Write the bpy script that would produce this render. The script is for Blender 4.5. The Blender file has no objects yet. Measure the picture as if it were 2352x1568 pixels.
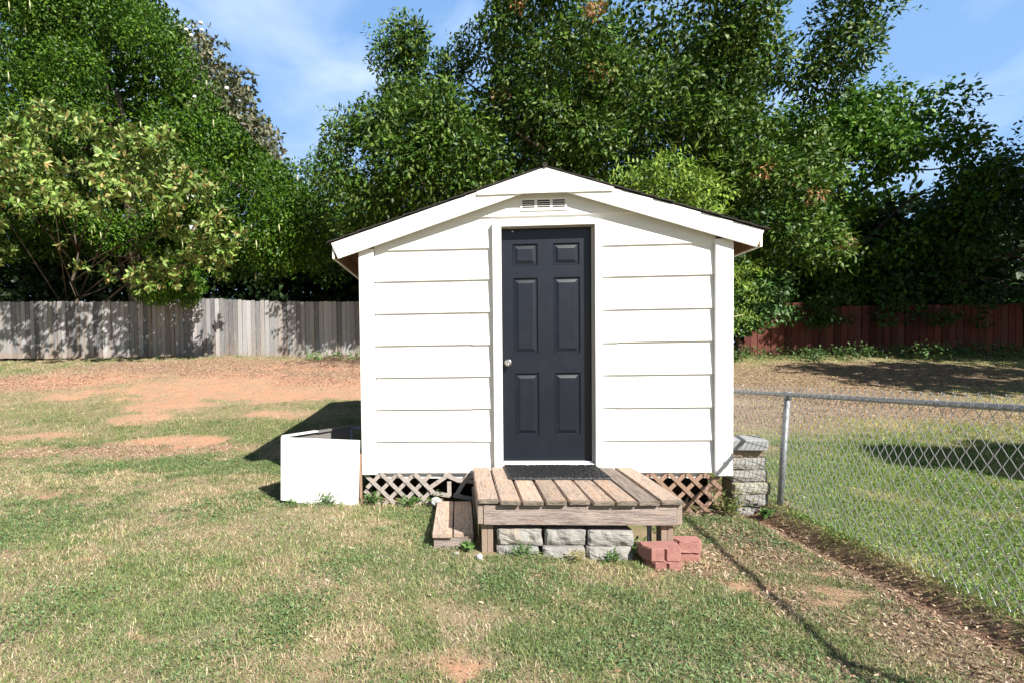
import bpy, bmesh, math
import numpy as np
from mathutils import Vector, Matrix

# ------------------------------------------------------------------ camera, sky, sun, exposure
sc = bpy.context.scene
yaw, pit, rol = map(math.radians, (-3.34, -1.60, -0.77))
r0 = Vector((math.cos(yaw), -math.sin(yaw), 0)); f0 = Vector((math.sin(yaw), math.cos(yaw), 0)); zz = Vector((0, 0, 1))
fw = f0*math.cos(pit) + zz*math.sin(pit); up0 = zz*math.cos(pit) - f0*math.sin(pit)
rt = r0*math.cos(rol) + up0*math.sin(rol); up = up0*math.cos(rol) - r0*math.sin(rol)
cd = bpy.data.cameras.new('camera'); cam = bpy.data.objects.new('camera', cd); sc.collection.objects.link(cam)
M = Matrix((rt, up, -fw)).transposed().to_4x4(); M.translation = Vector((.868, -4.671, .891)); cam.matrix_world = M
cd.sensor_width = 36; cd.lens = 1218/2352*36; cd.shift_x = (1176-984.7)/2352; cd.shift_y = (863.2-784)/2352
cd.clip_start = .05; cd.clip_end = 2000
sc.camera = cam

SUN_EL, SUN_A = math.radians(39.4), math.radians(38.7)
w = bpy.data.worlds.new('World'); sc.world = w; w.use_nodes = True
N = w.node_tree.nodes; L = w.node_tree.links; N.clear()
wo = N.new('ShaderNodeOutputWorld'); bg = N.new('ShaderNodeBackground'); sky = N.new('ShaderNodeTexSky')
sky.sky_type = 'NISHITA'; sky.sun_disc = False; sky.sun_elevation = SUN_EL
sky.sun_rotation = math.pi - SUN_A; sky.altitude = 200; sky.dust_density = .6; sky.air_density = 1.0; sky.ozone_density = 1.5
tc = N.new('ShaderNodeTexCoord'); mp = N.new('ShaderNodeMapping'); mp.inputs['Scale'].default_value = (1.5, 1.0, 3.2); mp.inputs['Rotation'].default_value = (.3, .5, .4)
cn = N.new('ShaderNodeTexNoise'); cn.inputs['Scale'].default_value = 2.3; cn.inputs['Detail'].default_value = 6; cn.inputs['Roughness'].default_value = .5; cn.inputs['Distortion'].default_value = .4
cr = N.new('ShaderNodeMapRange'); cr.inputs['From Min'].default_value = .44; cr.inputs['From Max'].default_value = .70; cr.inputs['To Max'].default_value = .75
mx = N.new('ShaderNodeMix'); mx.data_type = 'RGBA'; mx.inputs[7].default_value = (11.5, 12.8, 14.4, 1)
L.new(tc.outputs['Generated'], mp.inputs['Vector']); L.new(mp.outputs[0], cn.inputs['Vector']); L.new(cn.outputs['Fac'], cr.inputs['Value'])
sx = N.new('ShaderNodeSeparateXYZ'); L.new(tc.outputs['Generated'], sx.inputs[0])   # added veil brightens only the far (+Y) sky, so fill from behind stays low
vr = N.new('ShaderNodeMapRange'); vr.interpolation_type = 'SMOOTHSTEP'; vr.inputs['From Min'].default_value = .28; vr.inputs['From Max'].default_value = .68; vr.inputs['To Max'].default_value = .72; L.new(sx.outputs[1], vr.inputs['Value'])
v1 = N.new('ShaderNodeMix'); v1.data_type = 'RGBA'; v1.inputs[7].default_value = (2.9, 5.9, 11.5, 1); L.new(vr.outputs[0], v1.inputs[0]); L.new(sky.outputs[0], v1.inputs[6])
hz = N.new('ShaderNodeMapRange'); hz.inputs['From Min'].default_value = .75; hz.inputs['From Max'].default_value = .15; hz.inputs['To Max'].default_value = .5; L.new(sx.outputs[2], hz.inputs['Value'])
hm = N.new('ShaderNodeMath'); hm.operation = 'MULTIPLY'; L.new(hz.outputs[0], hm.inputs[0]); L.new(vr.outputs[0], hm.inputs[1])
v2 = N.new('ShaderNodeMix'); v2.data_type = 'RGBA'; v2.inputs[7].default_value = (6.2, 9.6, 13.4, 1); L.new(hm.outputs[0], v2.inputs[0]); L.new(v1.outputs[2], v2.inputs[6])
cm = N.new('ShaderNodeMath'); cm.operation = 'MULTIPLY'; L.new(cr.outputs[0], cm.inputs[0]); L.new(vr.outputs[0], cm.inputs[1])
L.new(cm.outputs[0], mx.inputs[0]); L.new(v2.outputs[2], mx.inputs[6]); L.new(mx.outputs[2], bg.inputs['Color'])
bg.inputs['Strength'].default_value = .05; L.new(bg.outputs[0], wo.inputs['Surface'])
sl = bpy.data.lights.new('sun', 'SUN'); sl.energy = 5.0; sl.angle = math.radians(.53); sl.color = (1, .955, .88)
so = bpy.data.objects.new('sun', sl); sc.collection.objects.link(so)
sd = Vector((math.sin(SUN_A)*math.cos(SUN_EL), -math.cos(SUN_A)*math.cos(SUN_EL), math.sin(SUN_EL)))
so.rotation_euler = sd.to_track_quat('Z', 'Y').to_euler(); so.location = (10, -20, 20)
sc.view_settings.view_transform = 'Standard'; sc.view_settings.look = 'None'; sc.view_settings.gamma = 1
sc.view_settings.exposure = .95
sc.render.engine = 'CYCLES'

# ------------------------------------------------------------------ helpers
rng = np.random.default_rng(7)
def hsh(ix, iy, s):
    n = (ix.astype(np.int64)*374761393 + iy.astype(np.int64)*668265263 + s*974711) & 0x7fffffff
    n = ((n ^ (n >> 13))*1274126177) & 0x7fffffff
    return ((n ^ (n >> 16)) & 0xffff)/65535.
def vnoise(x, y, s=0):
    x = np.asarray(x, float); y = np.asarray(y, float); ix = np.floor(x).astype(int); iy = np.floor(y).astype(int); fx = x-ix; fy = y-iy
    fx = fx*fx*(3-2*fx); fy = fy*fy*(3-2*fy)
    a = hsh(ix, iy, s); b = hsh(ix+1, iy, s); c = hsh(ix, iy+1, s); d = hsh(ix+1, iy+1, s)
    return (a*(1-fx)+b*fx)*(1-fy)+(c*(1-fx)+d*fx)*fy
def fbm(x, y, s=0, o=4):
    t = 0; a = .5; tot = 0
    for k in range(o): t = t+a*vnoise(x*2**k, y*2**k, s+k*17); tot += a; a *= .55
    return t/tot

def link(o, parent=None):
    sc.collection.objects.link(o)
    if parent is not None: o.parent = parent
    return o
def tag(o, label=None, cat=None, group=None, kind=None):
    if label: o['label'] = label
    if cat: o['category'] = cat
    if group: o['group'] = group
    if kind: o['kind'] = kind
    return o
def thing(name, loc, label, cat, group=None):
    o = bpy.data.objects.new(name, None); o.location = loc; o.empty_display_size = .2; link(o)
    return tag(o, label, cat, group)
def org(p):
    v = Vector((0, 0, 0))
    while p is not None: v += p.location; p = p.parent
    return v
def obj(name, me, mat, parent=None):
    """mesh given in world coordinates, linked as one object under its parent"""
    if isinstance(me, bmesh.types.BMesh):
        bmesh.ops.recalc_face_normals(me, faces=me.faces[:]); m = bpy.data.meshes.new(name); me.to_mesh(m); me.free(); me = m
    if parent is not None:
        o_ = org(parent)
        if o_.length > 0: me.transform(Matrix.Translation(-o_))
    if mat: me.materials.append(mat)
    return link(bpy.data.objects.new(name, me), parent)
def npmesh(name, V, F, col=None, smooth=False):
    V = np.asarray(V, np.float32); F = np.asarray(F, np.int32); me = bpy.data.meshes.new(name)
    me.vertices.add(len(V)); me.vertices.foreach_set('co', V.ravel())
    k = F.shape[1]; me.loops.add(F.size); me.loops.foreach_set('vertex_index', F.ravel())
    me.polygons.add(len(F)); me.polygons.foreach_set('loop_start', np.arange(0, F.size, k, dtype=np.int32))
    try: me.polygons.foreach_set('loop_total', np.full(len(F), k, np.int32))
    except Exception: pass
    if smooth: me.polygons.foreach_set('use_smooth', np.ones(len(F), bool))
    me.update(calc_edges=True)
    if col is not None:
        a = me.color_attributes.new('tint', 'FLOAT_COLOR', 'POINT'); c = np.ones((len(V), 4), np.float32); c[:, :3] = col; a.data.foreach_set('color', c.ravel())
    return me
def box(bm, x0, x1, y0, y1, z0, z1, bev=0):
    r = bmesh.ops.create_cube(bm, size=1)['verts']
    for v in r: v.co = Vector(((x0+x1)/2+v.co.x*(x1-x0), (y0+y1)/2+v.co.y*(y1-y0), (z0+z1)/2+v.co.z*(z1-z0)))
    if bev:
        es = list({e for v in r for e in v.link_edges}); bmesh.ops.bevel(bm, geom=es, offset=bev, segments=2, affect='EDGES', profile=.6)
    return r
def prism(bm, pts, y0, y1):
    a = [bm.verts.new((x, y0, z)) for x, z in pts]; b = [bm.verts.new((x, y1, z)) for x, z in pts]; n = len(pts)
    bm.faces.new(a[::-1]); bm.faces.new(b)
    for i in range(n): bm.faces.new((a[i], a[(i+1) % n], b[(i+1) % n], b[i]))
def slab(bm, p, q, wid, th, nrm=(0, -1, 0)):
    """flat strip from p to q, width across, thickness along nrm"""
    p = Vector(p); q = Vector(q); d = (q-p).normalized(); n = Vector(nrm).normalized(); s = d.cross(n).normalized()*wid/2; n = n*th/2
    c = []
    for e in (p, q):
        for a, b in ((-1, -1), (1, -1), (1, 1), (-1, 1)): c.append(bm.verts.new(e+s*a+n*b))
    for f in ((0, 1, 2, 3), (7, 6, 5, 4), (0, 4, 5, 1), (1, 5, 6, 2), (2, 6, 7, 3), (3, 7, 4, 0)): bm.faces.new([c[i] for i in f])
def tube(bm, pts, rad, seg=8, caps=True):
    pts = [Vector(p) for p in pts]; rs = rad if isinstance(rad, (list, tuple)) else [rad]*len(pts); rings = []
    for i, p in enumerate(pts):
        d = (pts[min(i+1, len(pts)-1)]-pts[max(i-1, 0)]).normalized(); a = d.cross(Vector((0.13, .2, 1)) if abs(d.z) < .9 else Vector((0, 1, .1))).normalized(); b = d.cross(a)
        rings.append([bm.verts.new(p+(a*math.cos(t)+b*math.sin(t))*rs[i]) for t in [2*math.pi*k/seg for k in range(seg)]])
    for i in range(len(rings)-1):
        for k in range(seg): bm.faces.new((rings[i][k], rings[i][(k+1) % seg], rings[i+1][(k+1) % seg], rings[i+1][k])).smooth = True
    if caps: bm.faces.new(rings[0][::-1]); bm.faces.new(rings[-1])
def nb(): return bmesh.new()

# ------------------------------------------------------------------ materials
def mat(name, base=(.5, .5, .5), rough=.7, spec=.4, metal=0, noise=None, bump=0, bscale=30, scale=(1, 1, 1), attr=False, rand=0, trans=0, coat=0):
    """noise = list of (scale, colour, lo, hi, detail) layers blended over base; scale stretches object space"""
    m = bpy.data.materials.new(name); m.use_nodes = True; n = m.node_tree.nodes; l = m.node_tree.links; b = n['Principled BSDF']
    b.inputs['Roughness'].default_value = rough; b.inputs['Specular IOR Level'].default_value = spec; b.inputs['Metallic'].default_value = metal
    t = n.new('ShaderNodeTexCoord'); mpn = n.new('ShaderNodeMapping'); mpn.inputs['Scale'].default_value = scale; l.new(t.outputs['Object'], mpn.inputs['Vector'])
    vec = mpn.outputs[0]
    oi = n.new('ShaderNodeObjectInfo'); ad = n.new('ShaderNodeVectorMath'); ad.operation = 'ADD'; ml = n.new('ShaderNodeVectorMath'); ml.operation = 'SCALE'
    ml.inputs[0].default_value = (37, 19, 53); l.new(oi.outputs['Random'], ml.inputs['Scale']); l.new(vec, ad.inputs[0]); l.new(ml.outputs[0], ad.inputs[1]); vec = ad.outputs[0]
    if attr:
        a = n.new('ShaderNodeAttribute'); a.attribute_name = 'tint'; cur = a.outputs['Color']
    else:
        c = n.new('ShaderNodeRGB'); c.outputs[0].default_value = (*base, 1); cur = c.outputs[0]
    for (s, colr, lo, hi, det) in (noise or []):
        nt = n.new('ShaderNodeTexNoise'); nt.inputs['Scale'].default_value = s; nt.inputs['Detail'].default_value = det; nt.inputs['Roughness'].default_value = .65; l.new(vec, nt.inputs['Vector'])
        mr = n.new('ShaderNodeMapRange'); mr.inputs['From Min'].default_value = lo; mr.inputs['From Max'].default_value = hi; l.new(nt.outputs['Fac'], mr.inputs['Value'])
        mi = n.new('ShaderNodeMix'); mi.data_type = 'RGBA'; mi.inputs[7].default_value = (*colr, 1); l.new(mr.outputs[0], mi.inputs[0]); l.new(cur, mi.inputs[6]); cur = mi.outputs[2]
    if rand:
        hs = n.new('ShaderNodeHueSaturation'); mr = n.new('ShaderNodeMapRange'); mr.inputs['To Min'].default_value = 1-rand; mr.inputs['To Max'].default_value = 1+rand
        l.new(oi.outputs['Random'], mr.inputs['Value']); l.new(mr.outputs[0], hs.inputs['Value']); l.new(cur, hs.inputs['Color']); cur = hs.outputs[0]
    l.new(cur, b.inputs['Base Color'])
    if coat: b.inputs['Coat Weight'].default_value = coat
    if bump:
        nt = n.new('ShaderNodeTexNoise'); nt.inputs['Scale'].default_value = bscale; nt.inputs['Detail'].default_value = 5; nt.inputs['Roughness'].default_value = .7; l.new(vec, nt.inputs['Vector'])
        bp = n.new('ShaderNodeBump'); bp.inputs['Strength'].default_value = bump; bp.inputs['Distance'].default_value = .01; l.new(nt.outputs['Fac'], bp.inputs['Height']); l.new(bp.outputs[0], b.inputs['Normal'])
    if trans:
        tr = n.new('ShaderNodeBsdfTranslucent'); ms = n.new('ShaderNodeMixShader'); ms.inputs[0].default_value = trans; l.new(cur, tr.inputs['Color'])
        l.new(b.outputs[0], ms.inputs[1]); l.new(tr.outputs[0], ms.inputs[2]); l.new(ms.outputs[0], n['Material Output'].inputs['Surface'])
    return m
m_white = mat('white_paint', (.80, .79, .765), .55, .35, noise=[(3, (.74, .72, .68), .5, .8, 4), (60, (.70, .69, .66), .62, .9, 3)], bump=.12, bscale=9, scale=(1, 1, 14))
m_trim = mat('trim_paint', (.80, .785, .755), .5, .35, noise=[(5, (.70, .68, .64), .58, .85, 5)], bump=.06, bscale=40)
m_shadetone = mat('shade_toned_paint', (.17, .16, .15), .7, .3, noise=[(40, (.2, .19, .18), .5, .7, 5)], bump=.3, bscale=60)  # paint colour darkened to stand in for the shed's shade on the enclosure
m_door = mat('door_paint', (.0065, .009, .017), .34, .45, noise=[(6, (.012, .015, .024), .5, .8, 5), (220, (.16, .16, .16), .73, .8, 2)], bump=.05, bscale=60)
m_metal = mat('brushed_nickel', (.62, .6, .56), .28, .5, 1)
m_galv = mat('galvanised_steel', (.27, .285, .30), .55, .4, .5, noise=[(30, (.17, .18, .19), .5, .7, 4)], bump=.05)
m_wire = mat('galvanised_wire', (.40, .41, .43), .45, .5, .4)
m_shingle = mat('asphalt_shingle', (.035, .033, .033), .95, .2, noise=[(90, (.10, .09, .085), .5, .75, 4), (4, (.06, .05, .045), .5, .8, 3)], bump=.8, bscale=160)
m_ply = mat('soffit_plywood', (.20, .11, .06), .8, .2, noise=[(8, (.16, .09, .05), .45, .8, 4)], scale=(1, 6, 1))
m_deck = mat('weathered_deck_wood', (.52, .395, .31), .85, .12, noise=[(8, (.36, .285, .235), .42, .62, 6), (3.0, (.60, .40, .27), .48, .66, 4), (14, (.58, .50, .44), .53, .66, 5), (22, (.09, .07, .06), .575, .65, 4)], bump=1, bscale=30, scale=(9, .55, 9), rand=.16)
m_deckg = mat('greyed_deck_wood', (.32, .265, .22), .85, .12, noise=[(8, (.17, .14, .125), .42, .62, 6), (26, (.07, .06, .05), .57, .68, 4)], bump=1, bscale=30, scale=(9, .55, 9), rand=.1)
m_deckend = m_deck
m_beam = mat('weathered_beam_wood', (.43, .35, .31), .85, .12, noise=[(9, (.25, .205, .19), .42, .62, 6), (4, (.36, .20, .13), .56, .72, 4), (14, (.40, .34, .31), .55, .7, 5), (26, (.08, .065, .06), .58, .68, 4)], bump=1, bscale=30, scale=(.55, 9, 9), rand=.08)
m_post = mat('weathered_post_wood', (.33, .24, .18), .85, .15, noise=[(9, (.30, .24, .2), .42, .66, 6), (36, (.12, .10, .09), .60, .74, 4)], bump=.6, bscale=40, scale=(9, 9, .8), rand=.1)
m_lat_grey = mat('grey_lattice_wood', (.34, .30, .27), .9, .1, noise=[(40, (.18, .15, .14), .5, .7, 4)], bump=.4, rand=.15)
m_lat_brown = mat('brown_lattice_wood', (.32, .21, .155), .9, .1, noise=[(30, (.27, .18, .13), .5, .7, 4)], bump=.4, rand=.12)
m_rub = mat('black_rubber', (.012, .012, .014), .55, .4, bump=.3, bscale=90)
m_block = mat('grey_concrete', (.315, .305, .285), .95, .12, noise=[(14, (.24, .23, .215), .45, .7, 6), (120, (.2, .19, .18), .6, .72, 3), (5, (.33, .28, .22), .55, .8, 3)], bump=1, bscale=60, rand=.06)
m_blockb = mat('tan_concrete', (.33, .25, .18), .95, .15, noise=[(14, (.27, .22, .18), .45, .7, 6), (120, (.16, .14, .12), .6, .72, 3)], bump=.9, bscale=70)
m_blocky = mat('lichen_concrete', (.36, .35, .30), .95, .15, noise=[(10, (.31, .29, .16), .45, .65, 5), (120, (.2, .19, .17), .6, .72, 3)], bump=.9, bscale=70)
m_red = mat('red_concrete', (.36, .18, .155), .9, .15, noise=[(20, (.30, .14, .12), .45, .7, 5), (140, (.36, .19, .16), .62, .72, 3)], bump=.6, bscale=90, rand=.08)
m_rock = mat('white_rock', (.42, .42, .41), .9, .2, noise=[(12, (.4, .4, .38), .5, .7, 4)], bump=.5)
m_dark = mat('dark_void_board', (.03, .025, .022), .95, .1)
m_picket = mat('grey_picket_wood', attr=True, rough=.9, spec=.12, noise=[(20, (.09, .08, .075), .52, .70, 6), (5, (.36, .35, .34), .52, .72, 5)], bump=.8, bscale=30, scale=(12, 12, .7))
m_redfence = mat('red_stained_wood', attr=True, rough=.85, spec=.15, noise=[(14, (.10, .035, .028), .52, .74, 5)], bump=.5, bscale=30, scale=(8, 8, .9))
m_bark = mat('bark', (.12, .09, .07), .95, .1, noise=[(12, (.06, .045, .035), .45, .7, 5)], bump=1, bscale=20, scale=(4, 4, 1))
m_twig = mat('dry_twig', (.42, .33, .25), .9, .1)
m_leaf = mat('leaf', attr=True, rough=.5, spec=.27, trans=.16)
m_grass = mat('grass_blade', attr=True, rough=.6, spec=.25, trans=.18)
m_litter = mat('dead_leaf', attr=True, rough=.75, spec=.2)
m_pod = mat('pale_seed_pod', (.40, .42, .22), .6, .3)
m_flower = mat('white_petal', (.8, .8, .74), .6, .3)

# ------------------------------------------------------------------ ground
def terr(X, Y):
    X = np.asarray(X, float); Y = np.asarray(Y, float)
    t = np.clip((Y-2)/9, 0, 1)
    sX = 1/(1+np.exp(-X*.8)); top = 1.43*(1-sX)+1.27*sX
    z = -.365 + top*t**1.15
    edge = np.clip((X-3.36)/.14, 0, 1); dipf = np.clip(np.minimum(X, 3.36)/2.2, 0, 1)*.105*np.clip((3.-Y)/2, 0, 1)
    z = z - dipf*(1-edge) - .035*np.exp(-((X-.75)/.35)**2-((Y+.95)/.4)**2)
    z += (fbm(X*.7, Y*.7, 5, 3)-.5)*.05 + (fbm(X*4, Y*4, 9, 3)-.5)*.022
    z += .02*np.exp(-((X+8)/3.5)**2)*np.clip((Y-6)/4, 0, 1)*4
    z -= .035*np.exp(-((X-3.40)/.07)**2)*(Y < 1.2)*(fbm(Y*2, Y*0+3, 3, 2))*1.6
    return z
def gauss(X, Y, L_):
    t = np.zeros_like(X)
    for x, y, rx, ry, a in L_: t = np.maximum(t, a*np.exp(-(((X-x)/rx)**2+((Y-y)/ry)**2)))
    return t
DIRT = [(-.85, -1.95, .35, .08, .5), (.55, -2.42, .3, .07, .55), (1.35, -2.5, .3, .07, .5), (-.2, -1.5, .3, .06, .45), (-1.6, -1.3, .4, .08, .45), (1.0, -2.0, .25, .05, .45), (3.0, -1.2, .2, .1, .6), (-4.2, 7.2, 3.4, 1.7, .9), (-1.0, 7.0, 1.6, 1.3, .95), (-8.5, 7.8, 3.2, 1.2, .72), (-3, 9.2, 3, .8, .6), (-4.9, 6.9, 1.0, .9, 1), (-4.0, 6.2, 1.2, .6, 1), (-2.7, 6.1, 1.5, .55, 1.1), (-4.9, 5.4, .9, .7, 1.1), (-4.8, 4.4, .8, .45, .9), (-3.2, 2.95, .9, .4, 1), (-2.5, 4.6, .8, .5, .7), (-5.7, 3.3, 1., .35, .8),
        (-1.2, 6.4, 1.5, .7, 1), (-7.5, 6.5, 1.8, .9, .55), (.32, -2.17, .16, .08, .62), (-.45, -2.25, .28, .09, .5), (.2, -2.5, .2, .1, .55), (.86, -2.42, .3, .1, .6), (-2.8, -.6, .5, .15, .42), 
        (2.75, -1.5, .25, .12, .8), (2.2, -1.35, .3, .12, .6), (1.9, -2.0, .2, .1, .4), (4.3, 3.6, .5, .5, .8), (.9, -2.6, .9, .12, .45), (-3.4, .35, .9, .3, .5), (1.6, -1.25, .9, .10, .5)]
LITTER = [(10.5, 8.3, 4.5, 2.0, .95), (8.0, 4.6, 2.6, .9, .8), (2.6, -1.0, .6, .5, .62), (2.95, -2.0, .35, .5, .9), (-5, 9.2, 5.5, 1.5, 1), (-1.8, 8.3, 2.5, 1.5, 1), (-9.5, 7.8, 3, 1.4, .85), (-4.1, 2.45, 1.5, .38, 1.0), (-2.4, 2.6, .6, .25, .7), (7.4, 6.5, 3.2, 2.2, 1), (5.5, 4.5, 2.0, 1.4, .9), (9.5, 4.4, 2.5, 1.0, .6),
          (3.05, -.75, .28, .7, .85), (3.2, -1.7, .22, .7, 1.05), (2.6, -.5, .5, .25, .6), (3.0, -2.4, .3, .3, .9), (6.4, .3, .7, .3, .45), (2.5, -2.3, .3, .2, .5), (5., 2.4, .8, .3, .4)]
GREEN = [(-4.2, 5.0, 1.2, .7, .0), (-2.2, 3.6, 1.6, .8, .45), (-5.5, 4.6, 1.6, .6, .5), (-2.2, 1.6, 1.8, .35, .7), (-1.2, -1.5, .5, .4, .6), (-1.1, -2.0, .5, .3, .6), (5.4, 1.2, 2.2, 1.5, 1.0), (4.3, -.8, .8, 1.4, 1.0), (7, .5, 2.5, 1.6, .8),
         (2.1, -2.1, .5, .3, .8), (2.5, -1.9, .3, .4, .4), (1.4, -1.65, .5, .25, .45), (.1, -1.2, .6, .25, .35), (1.5, -2.2, .5, .25, .4), (.2, -.35, .35, .25, .55), (4., -2.2, .5, 1.2, .9), (-2.2, -1.0, .5, .3, .4)]
def cover(X, Y):
    n1 = fbm(X*1.3, Y*1.3, 21, 5); n2 = fbm(X*3.5+4, Y*3.5, 31, 4); n3 = fbm(X*.5, Y*.5, 41, 3)
    wx = X+(n1-.5)*1.0; wy = Y+(n2-.5)*.5
    d = np.clip((gauss(wx, wy, DIRT)*1.25 + (n2-.5)*.9 - .42)*2.6, 0, 1)
    l = np.clip((gauss(wx, wy, LITTER)*1.2 + (n1-.5)*.8 - .38)*2.3, 0, 1)
    g = np.clip(.62 + gauss(wx, wy, GREEN)*.5 + (n1-.5)*1.05 + (n2-.5)*1.2 - .05*(Y < 1.5)*(X < 1), .05, 1)
    bk = np.exp(-((X-3.38)/.10)**2)*(Y < 1.0); l = np.maximum(l, bk*.9)
    g = g*(1-.85*d)*(1-.82*l)
    return g, d, l
def graded(lo, a, b, hi, fine, n):
    m_ = np.arange(a, b, fine); t = np.linspace(0, 1, n)[1:]**2.2
    return np.concatenate([(a-(a-lo)*t)[::-1], m_, b+(hi-b)*t])
gx = graded(-400, -14, 19, 400, .075, 26); gy = graded(-60, -6, 12.5, 600, .075, 26)
GX, GY = np.meshgrid(gx, gy); GZ = terr(GX, GY); nx, ny = len(gx), len(gy)
idx = np.arange(nx*ny).reshape(ny, nx)
F = np.stack([idx[:-1, :-1], idx[:-1, 1:], idx[1:, 1:], idx[1:, :-1]], -1).reshape(-1, 4)
g, d, l = cover(GX, GY)
def lerp(a, b, t): return a*(1-t[..., None])+b*t[..., None]
straw = np.array([.36, .29, .18]); soil = np.array([.34, .225, .165]); clay = np.array([.51, .265, .17]); grn = np.array([.13, .16, .055]); brn = np.array([.35, .215, .155])
n5 = fbm(GX*9, GY*9, 77, 3)
col = lerp(np.broadcast_to(soil, GX.shape+(3,)), np.broadcast_to(straw, GX.shape+(3,)), np.clip(n5*1.2-.1, 0, 1))
col = lerp(col, np.broadcast_to(grn, col.shape), g*.75); col = lerp(col, np.where((GX > 2.5)[..., None], np.array([.25, .175, .125]), brn), l*.85); sp = np.clip((fbm(GX*7, GY*7, 123, 3)-.42)*5, .45, 1); col = lerp(col, np.broadcast_to(clay, col.shape), d*sp*.9)
bank = np.exp(-((GX-3.38)/.09)**2)*(GY < .8); col = lerp(col, np.broadcast_to(np.array([.22, .125, .085]), col.shape), np.clip(bank, 0, 1)*.9)
m_ground = mat('ground_soil', attr=True, rough=.95, spec=.1, noise=[(26, (.25, .185, .12), .50, .78, 8), (70, (.42, .34, .22), .60, .8, 6), (120, (.09, .07, .05), .66, .8, 5)], bump=1, bscale=55)
go = obj('ground', npmesh('ground', np.stack([GX, GY, GZ], -1).reshape(-1, 3), F, col.reshape(-1, 3), True), m_ground); tag(go, kind='structure')

# ------------------------------------------------------------------ grass (stuff)
def blades(P, h, wd, lean, tint, yawr=None):
    n = len(P); a = rng.uniform(0, 2*np.pi, n) if yawr is None else yawr; s = np.stack([np.cos(a), np.sin(a), 0*a], 1)*wd[:, None]/2
    b = rng.uniform(0, 2*np.pi, n); ld = np.stack([np.cos(b), np.sin(b), 0*b], 1)
    mid = P+ld*(lean*h*.35)[:, None]; mid[:, 2] += h*.62*np.cos(np.minimum(lean, 1.4)*.55)
    tip = P+ld*(lean*h)[:, None]; tip[:, 2] += h*np.clip(1.1-lean*.62, .12, 1)
    V = np.stack([P-s, P+s, mid+s*.75, mid-s*.75, tip], 1).reshape(-1, 3); k = np.arange(n)[:, None]*5
    T = np.concatenate([k+[0, 1, 2], k+[0, 2, 3], k+[3, 2, 4]]); C = np.repeat(tint, 5, 0)
    return V, T, C
def samp(D0, D1, dens):
    n = int(dens*1.93*1.49*(D1*D1-D0*D0)/2); D = np.sqrt(rng.uniform(D0*D0, D1*D1, n)); u = rng.uniform(-1.32, 1.34, n)
    X = .868+D*u*1.0 - .058*D; Y = -4.671+D
    k = ~((X > -.05) & (X < 3.23) & (Y > -.05) & (Y < 3.8)) & ~((X > .95) & (X < 2.36) & (Y > -1.15) & (Y < 0))
    k &= (Y < 11) & ~((X > .66) & (X < 1.0) & (Y > -.98) & (Y < 0))
    return X[k], Y[k], D[k]
Vs, Ts, Cs = [], [], []; off = 0
def add(V, T, C):
    global off
    Vs.append(V); Ts.append(T+off); Cs.append(C); off += len(V)
PALG = np.array([[.18, .25, .07], [.24, .295, .10], [.14, .22, .08], [.29, .32, .14], [.18, .25, .12]])
PALS = np.array([[.52, .43, .29], [.44, .34, .22], [.58, .49, .35], [.38, .28, .19], [.46, .42, .22]])
for D0, D1, dens in ((1.7, 2.6, 22000), (2.6, 4, 15000), (4, 6, 7500), (6, 9, 3000), (9, 16, 900)):
    X, Y, D = samp(D0, D1, dens); g, d, l = cover(X, Y); n2 = fbm(X*10, Y*10, 55, 3); n3 = fbm(X*2.2, Y*2.2, 91, 3)
    isg = rng.uniform(0, 1, len(X)) < np.clip(.24+g*.62+(n2-.5)*1.0, .04, .95)
    keep = rng.uniform(0, 1, len(X)) < np.where(isg, .35+.75*g, .75+.1*l)*(1-.82*d)*(1-.55*l*(Y > 2))*(1-.8*np.exp(-((X-3.38)/.11)**2)*(Y < .9))
    X, Y, D, isg, n2, n3, g = [q[keep] for q in (X, Y, D, isg, n2, n3, g)]; n = len(X)
    c = np.where(isg[:, None], PALG[rng.integers(0, 5, n)], PALS[rng.integers(0, 5, n)])*rng.uniform(.7, 1.3, (n, 1))
    c = c*(1+(n3[:, None]-.5)*np.array([.3, .22, .1]))*np.where((X > 3.36)[:, None], np.array([[1.0, 1.12, .75]]), 1)
    tall = np.clip((n3-.60)*9, 0, 1)*(~isg)*(rng.uniform(0, 1, n) < .5); big = 1+(D-2)*.09
    h = (rng.uniform(.014, .038, n)*(.75+.5*g) + tall*rng.uniform(0, .035, n))*np.minimum(big, 2.0); wd = rng.uniform(.0022, .005, n)*big
    lean = rng.uniform(.3, 1.9, n)*np.where(isg, .9, 1.25-.6*tall)
    P = np.stack([X, Y, terr(X, Y)-.004], 1); add(*blades(P, h, wd, lean, c))
# separate tufts, some green and some bleached
X, Y, D = samp(1.75, 8, 38); g, d, l = cover(X, Y); k = (d < .6) & (np.abs(X-3.38) > .12); X, Y, D, g = X[k], Y[k], D[k], g[k]; nt = len(X); bi = np.repeat(np.arange(nt), 26); n = len(bi)
gr = (rng.uniform(0, 1, nt) < .35+.4*g)[bi]; tc_ = np.where(gr[:, None], PALG[rng.integers(0, 5, nt)][bi], PALS[rng.integers(0, 5, nt)][bi])*rng.uniform(.75, 1.25, (n, 1))
rr = rng.uniform(.012, .045, nt)[bi]; Xb = X[bi]+rng.normal(0, 1, n)*rr; Yb = Y[bi]+rng.normal(0, 1, n)*rr
add(*blades(np.stack([Xb, Yb, terr(Xb, Yb)-.004], 1), rng.uniform(.02, .062, n)*rng.uniform(.6, 1.2, nt)[bi], rng.uniform(.002, .0042, n)*(1+(D[bi]-2)*.06), rng.uniform(.2, 1.2, n), tc_))
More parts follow.
